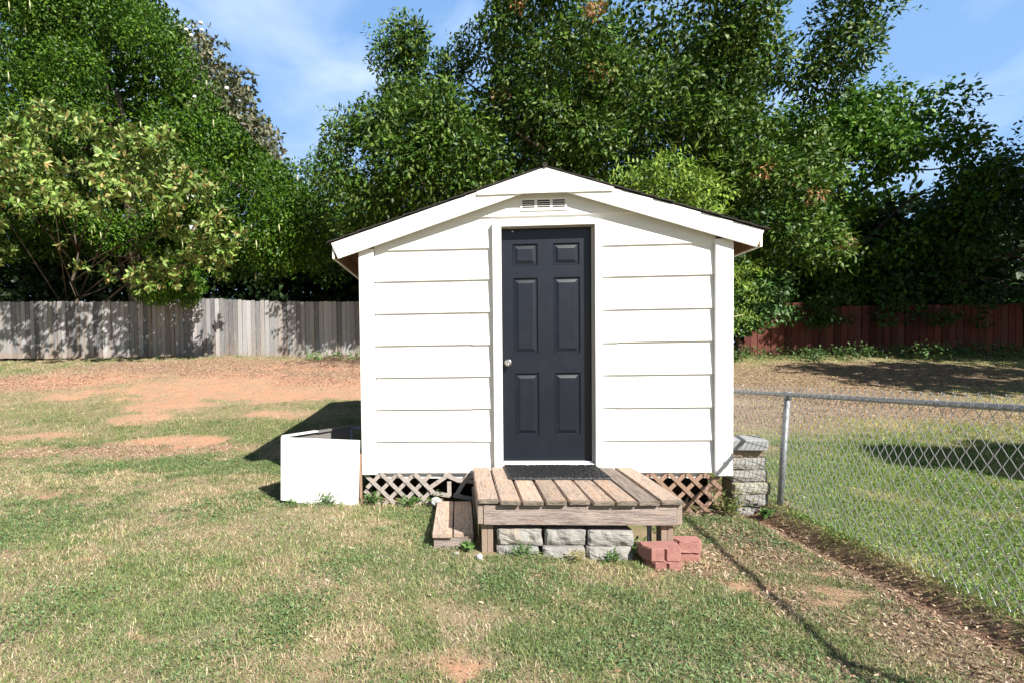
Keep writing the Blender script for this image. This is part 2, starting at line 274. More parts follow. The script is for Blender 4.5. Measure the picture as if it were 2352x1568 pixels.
# clover mats: little flat leaflets near the ground
X, Y, D = samp(1.7, 7.5, 4500); g, d, l = cover(X, Y); n4 = fbm(X*1.5+9, Y*1.5, 61, 3); k = (rng.uniform(0, 1, len(X)) < np.clip((n4+g*.3-.66)*5, 0, .8)) & (d < .4) & (np.abs(X-3.38) > .13); X, Y, D = X[k], Y[k], D[k]; n = len(X)
def leaflets(P, r, tint, tilt=.5, asp=.85):
    n = len(P); a = rng.uniform(0, 2*np.pi, n); nn = np.stack([rng.normal(0, tilt, n), rng.normal(0, tilt, n), np.ones(n)], 1); nn /= np.linalg.norm(nn, axis=1)[:, None]
    u = np.stack([np.cos(a), np.sin(a), 0*a], 1); u -= nn*(u*nn).sum(1)[:, None]; u /= np.linalg.norm(u, axis=1)[:, None]; v = np.cross(nn, u)
    q = [P+(u*math.cos(t)*1.15+v*math.sin(t)*asp)*r[:, None] for t in np.linspace(0, 2*np.pi, 6, endpoint=False)]
    V = np.stack(q, 1).reshape(-1, 3); k = np.arange(n)[:, None]*6; T = np.concatenate([k+[0, 1, 2], k+[0, 2, 3], k+[0, 3, 4], k+[0, 4, 5]])
    return V, T, np.repeat(tint, 6, 0)
P = np.stack([X, Y, terr(X, Y)+rng.uniform(.008, .03, n)], 1); c = np.array([.12, .195, .075])*rng.uniform(.6, 1.5, (n, 1))*np.where((X > 3.36)[:, None], np.array([[1.15, 1.2, .85]]), 1)*np.array([[1, 1, 1]])
add(*leaflets(P, rng.uniform(.003, .0065, n)*(1+D*.05), c, .7))
go = obj('grass', npmesh('grass', np.concatenate(Vs), np.concatenate(Ts), np.concatenate(Cs)), m_grass); tag(go, 'short patchy lawn of green and straw coloured blades', 'grass', kind='stuff')
# white clover flowers right of the fence
n = 110; X = rng.uniform(3.7, 6.0, n); Y = -2.6+rng.beta(1.2, 2, n)*3.4; bm = nb(); P = np.stack([X, Y, terr(X, Y)+.035], 1)
V, T, C = leaflets(np.repeat(P, 4, 0)+rng.normal(0, .004, (n*4, 3)), rng.uniform(.003, .006, n*4), np.repeat(np.array([[.55, .55, .50]]), n*4, 0), .9)
tag(obj('clover_flowers', npmesh('clover_flowers', V, T, C), m_litter), 'tiny white clover flowers dotting the green lawn beyond the wire fence', 'clover', kind='stuff'); bm.free()
# dead leaf litter
Vs, Ts, Cs = [], [], []; off = 0
for D0, D1, dens, sz in ((1.8, 5, 2600, .012), (5, 9, 900, .014), (9, 15.5, 520, .018)):
    X, Y, D = samp(D0, D1, dens); g, d, l = cover(X, Y); k = rng.uniform(0, 1, len(X)) < np.clip(l*1.1-.08, .010, 1); X, Y = X[k], Y[k]; n = len(X)
    c = np.array([[.36, .24, .155], [.43, .32, .23], [.27, .155, .10], [.50, .39, .29], [.17, .11, .07]])[rng.integers(0, 5, n)]*rng.uniform(.7, 1.25, (n, 1))
    V, T, C = leaflets(np.stack([X, Y, terr(X, Y)+rng.uniform(.004, .02, n)], 1), rng.uniform(.5, 1.3, n)*sz, c, .55, .38); add(V, T, C)
tag(obj('leaf_litter', npmesh('leaf_litter', np.concatenate(Vs), np.concatenate(Ts), np.concatenate(Cs)), m_litter), 'dry brown fallen leaves scattered over the bare ground', 'leaves', kind='stuff')

# ------------------------------------------------------------------ shed
SX0, SX1, PK, PZ, SL = 0, 3.177, 1.605, 2.505, .316
def roofz(x): return PZ-SL*abs(x-PK)
shed = thing('shed', (1.59, 0, -.1), 'white lap sided garden shed with a dark blue panelled door under a low gable roof', 'shed')
bz = [-.094, .187, .469, .753, 1.033, 1.312, 1.594, 1.864, 2.132, 2.62]
def lap(bm, x0, x1, z0, z1, dz=0):
    z0 += dz; t = z1+dz+.012; top = lambda x: roofz(x)-.03
    xs = sorted({x0, x1} | ({PK} if x0 < PK < x1 else set())); tops = [min(t, top(x)) for x in xs]
    # clip: add crossing points
    pts = []
    for i, x in enumerate(xs):
        pts.append((x, tops[i]))
        if i < len(xs)-1:
            a, b = top(x), top(xs[i+1])
            if (a-t)*(b-t) < 0: xc = x+(xs[i+1]-x)*(t-a)/(b-a); pts.append((xc, t))
    if max(p[1] for p in pts) <= z0: return
    pts2 = []
    for i, p in enumerate(pts):
        if p[1] >= z0: pts2.append(p)
        for q in pts[i+1:i+2]:
            if (p[1]-z0)*(q[1]-z0) < 0: xc = p[0]+(q[0]-p[0])*(z0-p[1])/(q[1]-p[1]); pts2.append((xc, z0+1e-4))
    pts = pts2
    if len(pts) < 2: return
    poly = [(pts[0][0], z0)]+[p for p in pts if p[1] > z0+1e-3]+[(pts[-1][0], z0)]
    def y(z, f): return (-.017 if f else 0.004)*(1-(z-z0)/(t-z0)) + (0 if f else .006)
    a = [bm.verts.new((x, y(z, 1), z)) for x, z in poly]; b = [bm.verts.new((x, .02, z)) for x, z in poly]; n = len(poly)
    bm.faces.new(a); bm.faces.new(b[::-1])
    for i in range(n): bm.faces.new((a[i], b[i], b[(i+1) % n], a[(i+1) % n]))
bm = nb(); JL, JR = .98, 2.235; jj = np.random.default_rng(3).uniform(-.005, .005, 20)
for k in range(9):
    z0, z1 = bz[k], bz[k+1]
    if k < 7: spans = [(.13, JL), (JL+.0015, 1.19), (2.06, JR), (JR+.0015, 3.05)]
    elif k == 7: spans = [(.13, 1.19), (2.06, 3.05)]
    else: spans = [(.13, 3.05)]
    for i, (a, b) in enumerate(spans): lap(bm, a, b, z0, z1, jj[k]*(1 if i in (1, 2) else 0))
box(bm, 1.19, 2.06, 0.002, .02, 2.075, 2.133)
obj('siding', bm, m_white, shed)
bm = nb()   # side and back walls with laps, and a floor
for xs, s in ((0.012, -1), (3.165, 1)):
    for k in range(8):
        z0 = bz[k]; z1 = min(bz[k+1]+.012, 1.95); v = [bm.verts.new(p) for p in ((xs+s*.013, .02, z0), (xs+s*.013, 3.6, z0), (xs, 3.6, z1), (xs, .02, z1), (xs-s*.02, .02, z0), (xs-s*.02, 3.6, z0), (xs-s*.02, 3.6, z1), (xs-s*.02, .02, z1))]
        for f in ((0, 1, 2, 3), (7, 6, 5, 4), (0, 4, 5, 1), (3, 2, 6, 7), (0, 3, 7, 4), (1, 5, 6, 2)): bm.faces.new([v[i] for i in f])
prism(bm, [(.03, -.09), (3.147, -.09), (3.147, roofz(3.147)-.03), (PK, PZ-.03), (.03, roofz(.03)-.03)], 3.6, 3.62)
box(bm, .04, 3.14, .03, 3.59, -.09, -.02)
obj('side_wall', bm, m_white, shed)
bm = nb(); box(bm, 1.24, 2.03, .10, .12, -.019, 2.1); obj('interior_backing', bm, m_dark, shed)
for a, b, lo in ((-.004, .128, -.104), (3.035, 3.181, -.118)):
    bm = nb(); box(bm, a, b, -.043, -.014, lo, roofz(a if a < 1 else b)-.12, .003); box(bm, a if a < 1 else b-.018, a+.018 if a < 1 else b, -.0139, .11, lo, roofz(a if a < 1 else b)-.12); obj('corner_board', bm, m_trim, shed)
# skirt strip seen below the bottom board
bm = nb(); box(bm, .10, 3.0, .024, .05, -.15, -.096); obj('skirt_board', bm, m_trim, shed)
# door frame
bm = nb(); box(bm, 1.163, 1.2385, -.054, -.001, -.04, 2.0729, .002); box(bm, 2.0315, 2.090, -.054, -.001, -.04, 2.0729, .002); box(bm, 1.2387, 2.0313, -.0545, -.001, 2.036, 2.072, .002)
obj('door_trim', bm, m_trim, shed)
bm = nb(); box(bm, 1.2385-.02, 1.2385, -.0119, .098, -.04, 2.036); box(bm, 2.0315, 2.0515, -.0119, .098, -.04, 2.036); box(bm, 1.2386, 2.0314, -.0119, .098, 2.036, 2.055); box(bm, 2.020, 2.0314, .010, .0385, -.0, 2.030)
box(bm, 1.2386, 1.25, .075, .098, 0, 2.03)
obj('door_jamb', bm, mat('jamb_paint', (.55, .52, .48), .6, .3, noise=[(30, (.35, .32, .28), .6, .8, 4)]), shed)
bm = nb(); box(bm, 1.2386, 2.0314, -.04, .098, -.036, -.012, .003); box(bm, 1.25, 2.02, .0, .09, -.0119, .001, .002); obj('threshold', bm, m_trim, shed)
door = bpy.data.objects.new('door', None); link(door, shed); door.location = Vector((1.24, .04, 0))-shed.location; tag(door, 'dark navy six panel door, closed, dusty near the bottom')
DX, DY = 1.243, .040
pan = [(.100, .318, 1.712, 1.902), (.452, .678, 1.712, 1.902), (.105, .318, .945, 1.605), (.455, .682, .945, 1.605), (.112, .322, .228, .775), (.458, .682, .228, .775)]
bm = nb(); box(bm, DX, DX+.786, DY+.013, DY+.04, .004, 2.030)
zs = [(.004, .228), (.775, .945), (1.605, 1.712), (1.902, 2.030)]
for a, b in zs: box(bm, DX, DX+.786, DY, DY+.0129, a, b)
for a, b, c, d_, z0, z1 in ((0, .100, .318, .452, 1.712, 1.902), (0, .105, .318, .455, .945, 1.605), (0, .112, .322, .458, .228, .775)):
    r_ = {1.712: .678, .945: .682, .228: .682}[z0]
    for p, q in ((a, b), (c, d_), (r_, .786)): box(bm, DX+p, DX+q, DY, DY+.0129, z0, z1)
obj('slab', bm, m_door, door)
for x0, x1, z0, z1 in pan:
    bm = nb(); x0 += DX+.001; x1 += DX-.001; z0 += .001; z1 -= .001; rings = []
    for ins, y in ((0, .0), (.010, .0115), (.018, .0115), (.044, .0025)):
        y += DY; rings.append([bm.verts.new(p) for p in ((x0+ins, y, z0+ins), (x1-ins, y, z0+ins), (x1-ins, y, z1-ins), (x0+ins, y, z1-ins))])
    for i in range(3):
        for k in range(4): bm.faces.new((rings[i][k], rings[i][(k+1) % 4], rings[i+1][(k+1) % 4], rings[i+1][k]))
    bm.faces.new(rings[3]); obj('door_panel', bm, m_door, door)
def lathe(bm, c, prof, seg=24, axis='y'):
    rs = []
    for r, h in prof: rs.append([bm.verts.new((c[0]+r*math.cos(t), c[1]+h, c[2]+r*math.sin(t)) if axis == 'y' else (c[0]+r*math.cos(t), c[1]+r*math.sin(t), c[2]+h)) for t in [2*math.pi*k/seg for k in range(seg)]])
    for i in range(len(rs)-1):
        for k in range(seg): bm.faces.new((rs[i][k], rs[i][(k+1) % seg], rs[i+1][(k+1) % seg], rs[i+1][k])).smooth = True
    bm.faces.new(rs[0]); bm.faces.new(rs[-1])
bm = nb(); lathe(bm, (1.296, DY, .868), [(.033, 0), (.034, -.004), (.026, -.009), (.014, -.012), (.013, -.030), (.024, -.036), (.030, -.046), (.029, -.056), (.022, -.064), (.008, -.067), (.006, -.064)]); obj('door_knob', bm, m_metal, door)
bm = nb(); lathe(bm, (1.345, DY, 2.012), [(.008, 0), (.008, -.006), (.003, -.008)], 10); obj('door_clip', bm, m_metal, door)
# gable vent
vent = bpy.data.objects.new('gable_vent', None); link(vent, shed); vent.location = Vector((1.6, 0, 2.22))-shed.location
bm = nb(); x0, x1, z0, z1 = 1.408, 1.802, 2.170, 2.276
box(bm, x0, x1, -.026, -.012, z1-.016, z1); box(bm, x0, x1, -.026, -.012, z0, z0+.014); cx = np.linspace(x0, x1, 4)
for i, xx in enumerate(cx): hw = .012 if 0 < i < 3 else .008; xx = min(max(xx, x0+hw), x1-hw); box(bm, xx-hw, xx+hw, -.0255, -.012, z0+.0141, z1-.0161)
obj('vent_frame', bm, m_trim, vent)
bm = nb()
for i in range(3):
    a, b = cx[i]+.014, cx[i+1]-.014
    for k in range(4):
        z = z0+.021+k*.0178; slab(bm, (a, -.0235, z), (b, -.0235, z), .0075, .0025, (0, -.75, .66))
obj('vent_louvre', bm, m_trim, vent)
bm = nb(); box(bm, x0+.005, x1-.005, -.0205, -.0125, z0+.012, z1-.014); obj('vent_screen', bm, m_dark, vent)
# roof
roof = bpy.data.objects.new('roof', None); link(roof, shed); roof.location = Vector((PK, 1.8, PZ))-shed.location
EX0, EX1 = -.232, 3.402
for s, ex in ((-1, EX0), (1, EX1)):
    bm = nb(); L_ = abs(ex-PK)+.02; nseg = 14; R_ = np.random.default_rng(11+s)
    for k in range(nseg):       # shingle courses, each a thin lapped slab
        u0 = L_*k/nseg; u1 = L_*(k+1)/nseg+.02; y0 = -.105+R_.uniform(-.006, .006); x0_, x1_ = PK+s*u0, PK+s*u1
        za, zb = PZ+.013-SL*u0+.004, PZ+.013-SL*u1+.012
        v = [bm.verts.new(p) for p in ((x0_, y0, za), (x1_, y0, zb), (x1_, 3.75, zb), (x0_, 3.75, za), (x0_, y0, za-.009), (x1_, y0, zb-.010), (x1_, 3.75, zb-.010), (x0_, 3.75, za-.009))]
        for f in ((0, 1, 2, 3), (7, 6, 5, 4), (0, 4, 5, 1), (1, 5, 6, 2), (2, 6, 7, 3), (3, 7, 4, 0)): bm.faces.new([v[i] for i in f])
    obj('roof_shingles', bm, m_shingle, roof)
    bm = nb(); v = []
    for y in (-.07, 3.74):
        for x in (PK, ex-s*.012):
            for dz in (0, -.018): v.append(bm.verts.new((x, y, roofz(x)+.003+dz)))
    for f in ((0, 2, 6, 4), (1, 5, 7, 3), (0, 1, 3, 2), (4, 6, 7, 5), (0, 4, 5, 1), (2, 3, 7, 6)): bm.faces.new([v[i] for i in f])
    obj('soffit_board', bm, m_ply, roof)
    # sloping barge board on the gable and level fascia along the eave
    bm = nb(); px = ex; px2 = ex-s*.055; hb = .136
    prism(bm, [(PK+s*.002, PZ-.002), (px, roofz(px)-.002), (px2+s*-.004, roofz(px)-hb), (PK+s*.002, PZ-.145)], -.092, -.0725); obj('barge_board', bm, m_trim, roof)
    bm = nb(); box(bm, min(ex-s*.004, ex-s*.022), max(ex-s*.004, ex-s*.022), -.0722, 3.74, roofz(ex)-.133, roofz(ex)-.018); obj('eave_fascia', bm, m_trim, roof)
    bm = nb(); box(bm, min(ex-s*.0225, ex-s*.036), max(ex-s*.0225, ex-s*.036), -.0715, 3.74, roofz(ex)-.124, roofz(ex)-.03); obj('sub_fascia', bm, m_ply, roof)
bm = nb(); prism(bm, [(1.031, 2.293), (PK-.07, 2.297), (2.171, 2.295), (2.176, roofz(2.176)-.001), (PK, PZ+.002), (1.031, roofz(1.031)-.001)], -.106, -.0925); obj('gable_cap_board', bm, m_trim, roof)
bm = nb(); tube(bm, [(PK, -.12, PZ+.021), (PK, 3.76, PZ+.021)], .022, 8); obj('ridge_cap', bm, m_shingle, roof)
# lattice skirts
def lattice(x0, x1, zt, zb, m, y, pitch=.105, broken=None):
    """diagonal slats clipped between zt and zb(x)"""
    root = bpy.data.objects.new('lattice_skirt', None); link(root, shed); root.location = Vector(((x0+x1)/2, y, zt))-shed.location
    R_ = np.random.default_rng(int(x0*100)+5)
    for lay, s in ((0, 1), (1, -1)):
        bm = nb(); a = x0-.6
        while a < x1+.6:
            # line x = a + s*(zt - z)
            p = [a, zt]; q = [a+s*(zt-zb), zb]
            for e, o_ in ((p, q), (q, p)):
                for lim in (x0, x1):
                    if (lim == x0 and e[0] < x0) or (lim == x1 and e[0] > x1):
                        t = (lim-e[0])/(o_[0]-e[0]+1e-9)
                        if 0 < t < 1: e[1] += (o_[1]-e[1])*t; e[0] = lim
            if x0-.001 <= p[0] <= x1+.001 and x0-.001 <= q[0] <= x1+.001 and abs(p[1]-q[1]) > .05:
                if not (broken and broken(s, a)):
                    dz = R_.uniform(0, .03); slab(bm, (p[0], y-(1-lay)*.009, p[1]), (q[0]-s*dz, y-(1-lay)*.009, q[1]+dz), .034, .007)
            a += pitch
        obj('slat_layer', bm, m, root)
    return root
la = lattice(.01, .60, -.10, -.40, m_lat_grey, -.0, .150); tag(la, 'weathered grey lattice, left of the deck')
lb = lattice(2.36, 3.10, -.10, -.50, m_lat_brown, -.0, .150); tag(lb, 'brown lattice, right of the deck')
bl = bpy.data.objects.new('broken_lattice', None); link(bl, shed); bl.location = Vector((.75, -.02, -.2))-shed.location; tag(bl, 'broken grey lattice slats hanging askew')
bm = nb()
for p, q in (((.46, -.10), (.62, -.265)), ((.60, -.27), (.77, -.295)), ((.765, -.17), (.765, -.30)), ((.60, -.22), (.78, -.095)), ((.72, -.105), (.86, -.165)), ((.82, -.30), (.94, -.10)), ((.80, -.29), (1.0, -.33)), ((.86, -.16), (.99, -.17))):
    slab(bm, (p[0], -.012-.009*((p[0]*37) % 1), p[1]), (q[0], -.014-.009*((p[0]*37) % 1), q[1]), .036, .007)
obj('slat', bm, m_lat_grey, bl)
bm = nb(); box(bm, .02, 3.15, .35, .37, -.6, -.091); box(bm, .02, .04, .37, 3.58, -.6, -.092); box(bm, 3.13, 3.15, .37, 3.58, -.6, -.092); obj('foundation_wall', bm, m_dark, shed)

# ------------------------------------------------------------------ deck
m_endgrain = mat('cracked_end_grain', (.27, .225, .185), .95, .1, noise=[(9, (.12, .10, .085), .45, .6, 5), (3, (.38, .32, .26), .5, .7, 3)], bump=1, bscale=30, scale=(3, 3, 14))
deck = thing('wooden_deck', (1.65, -.57, -.4), 'small weathered plank deck with a front beam below the shed door', 'deck')
R_ = np.random.default_rng(5); pw = (2.334-.975)/9
for i in range(9):
    x0 = .975+i*pw+.003; x1 = x0+pw-.012+R_.uniform(-.002, .002); zt = -.037+R_.uniform(-.004, .003); y0 = -1.135+R_.uniform(-.014, .01)
    if i in (0,): y0 = -1.12; zt = -.033
    if i == 8: x1 += .004
    bm = nb(); r = box(bm, x0, x1, y0, -.042, zt-.034, zt)
    es = [e for e in bm.edges]; bmesh.ops.bevel(bm, geom=es, offset=.006, segments=2, affect='EDGES')
    bmesh.ops.bisect_plane(bm, geom=bm.verts[:]+bm.edges[:]+bm.faces[:], plane_co=(0, -.5, 0), plane_no=(0, 1, 0))
    cup = R_.uniform(-.004, .006)
    for v in bm.verts: v.co.z += -.006*((v.co.y+.5)/.6)**2*R_.uniform(.9, 1) ; v.co.x += .004*math.sin(v.co.y*3+i)
    db = obj('deck_board', bm, m_deckg if i == 7 else m_deck, deck); db.data.materials.append(m_endgrain)
    for f in db.data.polygons:
        if f.normal.y < -.6: f.material_index = 1
bm = nb(); box(bm, 1.018, 2.290, -1.105, -1.066, -.216, -.0815, .004); obj('front_beam', bm, m_beam, deck)
m_beamy = mat('side_beam_wood', (.42, .33, .27), .85, .15, noise=[(9, (.30, .25, .22), .42, .66, 6), (36, (.12, .10, .09), .60, .74, 4)], bump=.7, bscale=40, scale=(9, .8, 9))
for a, b in ((.979, 1.0165), (2.2915, 2.329)):
    bm = nb(); box(bm, a, b, -1.098, -.05, -.214, -.080, .006); obj('side_beam', bm, m_beamy, deck)
bm = nb(); box(bm, 1.08, 2.23, -.55, -.51, -.21, -.084); obj('joist', bm, m_beam, deck)
for a, b, c in ((1.006, 1.043, -.45), (1.0445, 1.083, -.45), (2.205, 2.243, -.5), (2.2445, 2.284, -.5)):
    bm = nb(); box(bm, a, b, -1.062, -.97, c, -.2162 if a < 2 else -.2164, .003); obj('leg', bm, m_post, deck)
for a in (1.02, 2.22): bm = nb(); box(bm, a, a+.08, -.14, -.06, -.5, -.217); obj('leg', bm, m_post, deck)
bm = nb(); tube(bm, [(2.155, -.98, -.5), (2.155, -.98, -.10)], .015, 12); obj('support_pipe', bm, m_galv, deck)
bm = nb(); slab(bm, (.972, -.62, -.34), (.958, -.58, -.09), .022, .014, (1, 0, 0)); slab(bm, (.985, -.48, -.36), (.962, -.52, -.1), .02, .012, (1, 0, 0)); obj('loose_slat', bm, m_post, deck)
# mat: woven rubber links
mt = thing('door_mat', (1.63, -.29, -.03), 'black rubber door mat with a pebbled weave lying on the deck', 'mat')
MX0, MX1, MY0, MY1 = 1.242, 2.024, -.548, -.046; nxm, nym = 150, 100
U, V_ = np.meshgrid(np.linspace(0, 1, nxm), np.linspace(0, 1, nym)); X = MX0+(MX1-MX0)*U; Y = MY0+(MY1-MY0)*V_
pts_ = np.stack([rng.uniform(MX0, MX1, 900), rng.uniform(MY0, MY1, 900)], 1); Z = np.zeros_like(X)
D2 = np.full(X.shape, 9.); D1_ = np.full(X.shape, 9.)
for px, py in pts_:
    dd = np.hypot((X-px), (Y-py)*1.4); D2 = np.where(dd < D1_, D1_, np.minimum(D2, dd)); D1_ = np.minimum(D1_, dd)
Z = -.022+np.clip((D2-D1_)*1.2, 0, .009); edge = np.minimum(np.minimum(U, 1-U)*(MX1-MX0), np.minimum(V_, 1-V_)*(MY1-MY0)); Z = np.where(edge < .003, -.033, Z)
idx = np.arange(nxm*nym).reshape(nym, nxm); F = np.stack([idx[:-1, :-1], idx[:-1, 1:], idx[1:, 1:], idx[1:, :-1]], -1).reshape(-1, 4)
obj('mat_surface', npmesh('mat_surface', np.stack([X, Y, Z], -1).reshape(-1, 3), F, None, False), m_rub, mt)
bm = nb(); box(bm, MX0+.002, MX1-.002, MY0+.002, MY1-.002, -.0355, -.031)
for k in range(11): xx = MX0+.04+k*.07; box(bm, xx, xx+.028, MY1-.0021, MY1+.012, -.034, -.026)
obj('mat_backing', bm, m_rub, mt)

# step to the left of the deck
st = thing('wooden_step', (.81, -.6, -.42), 'low two board wooden step left of the deck', 'step')
bm = nb(); box(bm, .664, .803, -.995, -.14, -.345, -.311, .005); obj('tread_board', bm, m_deck, st)
bm = nb(); box(bm, .812, .953, -.975, -.13, -.349, -.315, .005); obj('tread_board', bm, m_deck, st)
bm = nb(); box(bm, .672, .950, -.970, -.933, -.47, -.3495, .004); obj('riser_board', bm, m_beam, st)
bm = nb(); box(bm, .668, .705, -.931, -.15, -.47, -.3455, .004); obj('side_board', bm, m_beamy, st)

# ------------------------------------------------------------------ blocks
def rough(name, x0, x1, y0, y1, z0, z1, m, seed, label, cat='block', group=None, amp=.012, faceamp=.02, taper=.03, smooth_=False):
    bm = nb(); bmesh.ops.create_cube(bm, size=1); bmesh.ops.bevel(bm, geom=bm.edges[:], offset=.05, segments=1, affect='EDGES'); bmesh.ops.subdivide_edges(bm, edges=bm.edges[:], cuts=7, use_grid_fill=True)
    W, Dp, H = x1-x0, y1-y0, z1-z0; cx_, cy_, cz_ = (x0+x1)/2, (y0+y1)/2, (z0+z1)/2; R = np.random.default_rng(seed)
    co = np.array([v.co[:] for v in bm.verts]); f = np.clip(-co[:, 1]*2, 0, 1)**2
    X = co[:, 0]*W; Y = co[:, 1]*Dp; Z = co[:, 2]*H
    X *= 1-taper*2*(co[:, 1]+.5)
    if not smooth_:
        s = seed*3.7; nf = fbm(X*22+s, Z*22+s, seed, 4)-.5; ns = fbm(X*9+s+3, Z*11+Y*9, seed+9, 3)-.5; ne = fbm(X*11+s, Y*7+Z*2, seed+5, 3)-.5
        Y -= f*(nf*faceamp*2.2 + ns*faceamp*1.8 + faceamp*.9*(1-(2*co[:, 0])**4)*(1-(2*co[:, 2])**2))
        Z += f*ne*amp*1.8; X += f*(fbm(Z*20+s, Y*9, seed+2, 3)-.5)*amp*1.8
    for v, x, y, z in zip(bm.verts, X, Y, Z): v.co = (x+cx_, y+cy_, z+cz_)
    root = obj(name, bm, m); v = Vector((cx_, cy_, z0)); root.data.transform(Matrix.Translation(-v)); root.location = v
    for p in root.data.polygons: p.use_smooth = False
    return tag(root, label, cat, group)
gd = 'grey retaining blocks in front of the deck'
rough('retaining_block', 1.112, 1.412, -1.08, -.88, -.362, -.252, m_block, 1, 'grey split face block, upper row under the deck, nearest the left deck leg', group=gd)
rough('retaining_block', 1.434, 1.704, -1.07, -.87, -.362, -.254, m_block, 2, 'grey split face block, upper row under the deck, in the middle', group=gd)
rough('retaining_block', 1.720, 2.020, -1.08, -.88, -.362, -.258, m_block, 3, 'grey split face block, upper row under the deck, nearest the red blocks', group=gd)
rough('retaining_block', 1.102, 1.385, -1.10, -.89, -.47, -.364, m_block, 4, 'grey block half sunk in grass, lower row under the deck, nearest the left deck leg', group=gd)
rough('retaining_block', 1.415, 1.695, -1.12, -.89, -.475, -.365, m_block, 5, 'grey block half sunk in grass, lower row under the deck, in the middle', group=gd)
rough('retaining_block', 1.708, 2.012, -1.10, -.89, -.48, -.364, m_block, 6, 'grey block half sunk in grass, lower row under the deck, nearest the red blocks', group=gd)
gs = 'blocks stacked beside the shed corner'
sk = [(-.50, -.402, 3.245, 3.525, m_block, .05, 'grey block at ground level, bottommost of the stack beside the shed corner'), (-.400, -.296, 3.225, 3.525, m_block, .04, 'grey rough block second from the bottom of the stack beside the shed'), (-.294, -.190, 3.215, 3.535, m_blocky, .035, 'lichen stained yellowish block third from the bottom of the stack beside the shed'),
      (-.188, -.083, 3.21, 3.515, m_block, .045, 'grey rough block in the middle of the stack, fourth from the bottom'), (-.081, .022, 3.205, 3.505, m_block, .045, 'pale grey rough block just below the tan one in the stack'), (.024, .098, 3.21, 3.495, m_blockb, .055, 'tan brown rough block just under the smooth top block of the stack')]
for i, (z0, z1, a, b, m, y, lab) in enumerate(sk): rough('retaining_block', a, b, y, y+.22, z0, z1, m, 20+i, lab, group=gs, faceamp=.014)
tb = rough('retaining_block', 3.205, 3.50, .0, .22, .100, .188, mat('smooth_grey_concrete', (.33, .335, .34), .9, .15, noise=[(60, (.25, .255, .26), .5, .7, 4)], bump=.4, bscale=90), 40, 'smooth slate grey block lying topmost on the stack beside the shed', group=gs, smooth_=True, taper=.0)
tb.rotation_euler = (math.radians(5), 0, math.radians(-5))
def redblock(x0, x1, y0, y1, z0, z1, seed, label, lobes=2, rz=0):
    bm = nb(); W = (x1-x0); ch = min(.028, W*.12); g_ = .008
    outl = [(x0, y1), (x0, y0+.06)]
    lw = W/lobes
    for k in range(lobes):
        a = x0+k*lw; b = a+lw; outl += [(a+ch*(1.3 if k == 0 else .35), y0), (b-ch*(1.3 if k == lobes-1 else .35), y0)]
        if k < lobes-1: outl += [(b, y0+.02)]
    outl += [(x1, y0+.06), (x1, y1)]
    a = [bm.verts.new((x, y, z0)) for x, y in outl]; b = [bm.verts.new((x, y, z1)) for x, y in outl]; n = len(outl)
    bm.faces.new(a[::-1]); top = bm.faces.new(b)
    for i in range(n): bm.faces.new((a[i], a[(i+1) % n], b[(i+1) % n], b[i]))
    bmesh.ops.bevel(bm, geom=[e for e in bm.edges if abs(e.verts[0].co.z-e.verts[1].co.z) < 1e-5], offset=.007, segments=2, affect='EDGES')
    bmesh.ops.triangulate(bm, faces=[f for f in bm.faces if len(f.verts) > 6]); bmesh.ops.subdivide_edges(bm, edges=[e for e in bm.edges if e.calc_length() > .03], cuts=2)
    R = np.random.default_rng(seed)
    for v in bm.verts: v.co += Vector(R.normal(0, .0012, 3))
    c = Vector(((x0+x1)/2, (y0+y1)/2, z0)); o = obj('edging_block', bm, m_red); o.data.transform(Matrix.Translation(-c)); o.location = c; o.rotation_euler.z = rz
    return tag(o, label, 'block', 'red edging blocks beside the right deck leg')
redblock(2.035, 2.285, -1.25, -1.10, -.405, -.318, 1, 'brick red two lobed edging block, upper one, in front of the right deck leg', rz=.05)
redblock(2.06, 2.285, -1.252, -1.12, -.50, -.407, 2, 'brick red two lobed edging block half buried, directly below the upper one', rz=.05)
redblock(2.285, 2.475, -1.10, -.97, -.405, -.325, 3, 'small brick red edging block behind and right of the two lobed ones', 1, -.06)
redblock(2.29, 2.47, -1.095, -.98, -.51, -.407, 4, 'brick red edging block in the ground under the small rear one', 1, -.06)
# stones
for x, y, z, r, lab in ((.985, -1.17, -.412, .027, 'small white stone in the grass beside the left deck leg'), (.83, -1.07, -.43, .022, 'flat pale stone in front of the wooden step'), (.655, -.10, -.33, .052, 'white crumpled lump behind the wooden step under the lattice')):
    bm = nb(); bmesh.ops.create_icosphere(bm, subdivisions=3, radius=r); sx = 1 if r < .034 or r > .05 else 1.6
    for v in bm.verts: n_ = float(vnoise(np.array(v.co.x*60+r*99), np.array(v.co.z*60+v.co.y*40), 3)); v.co *= .75+.45*n_; v.co.z *= .8 if sx == 1 else .35; v.co.x *= sx
    o = obj('stone', bm, m_rock); o.location = (x, y, z); tag(o, lab, 'stone')

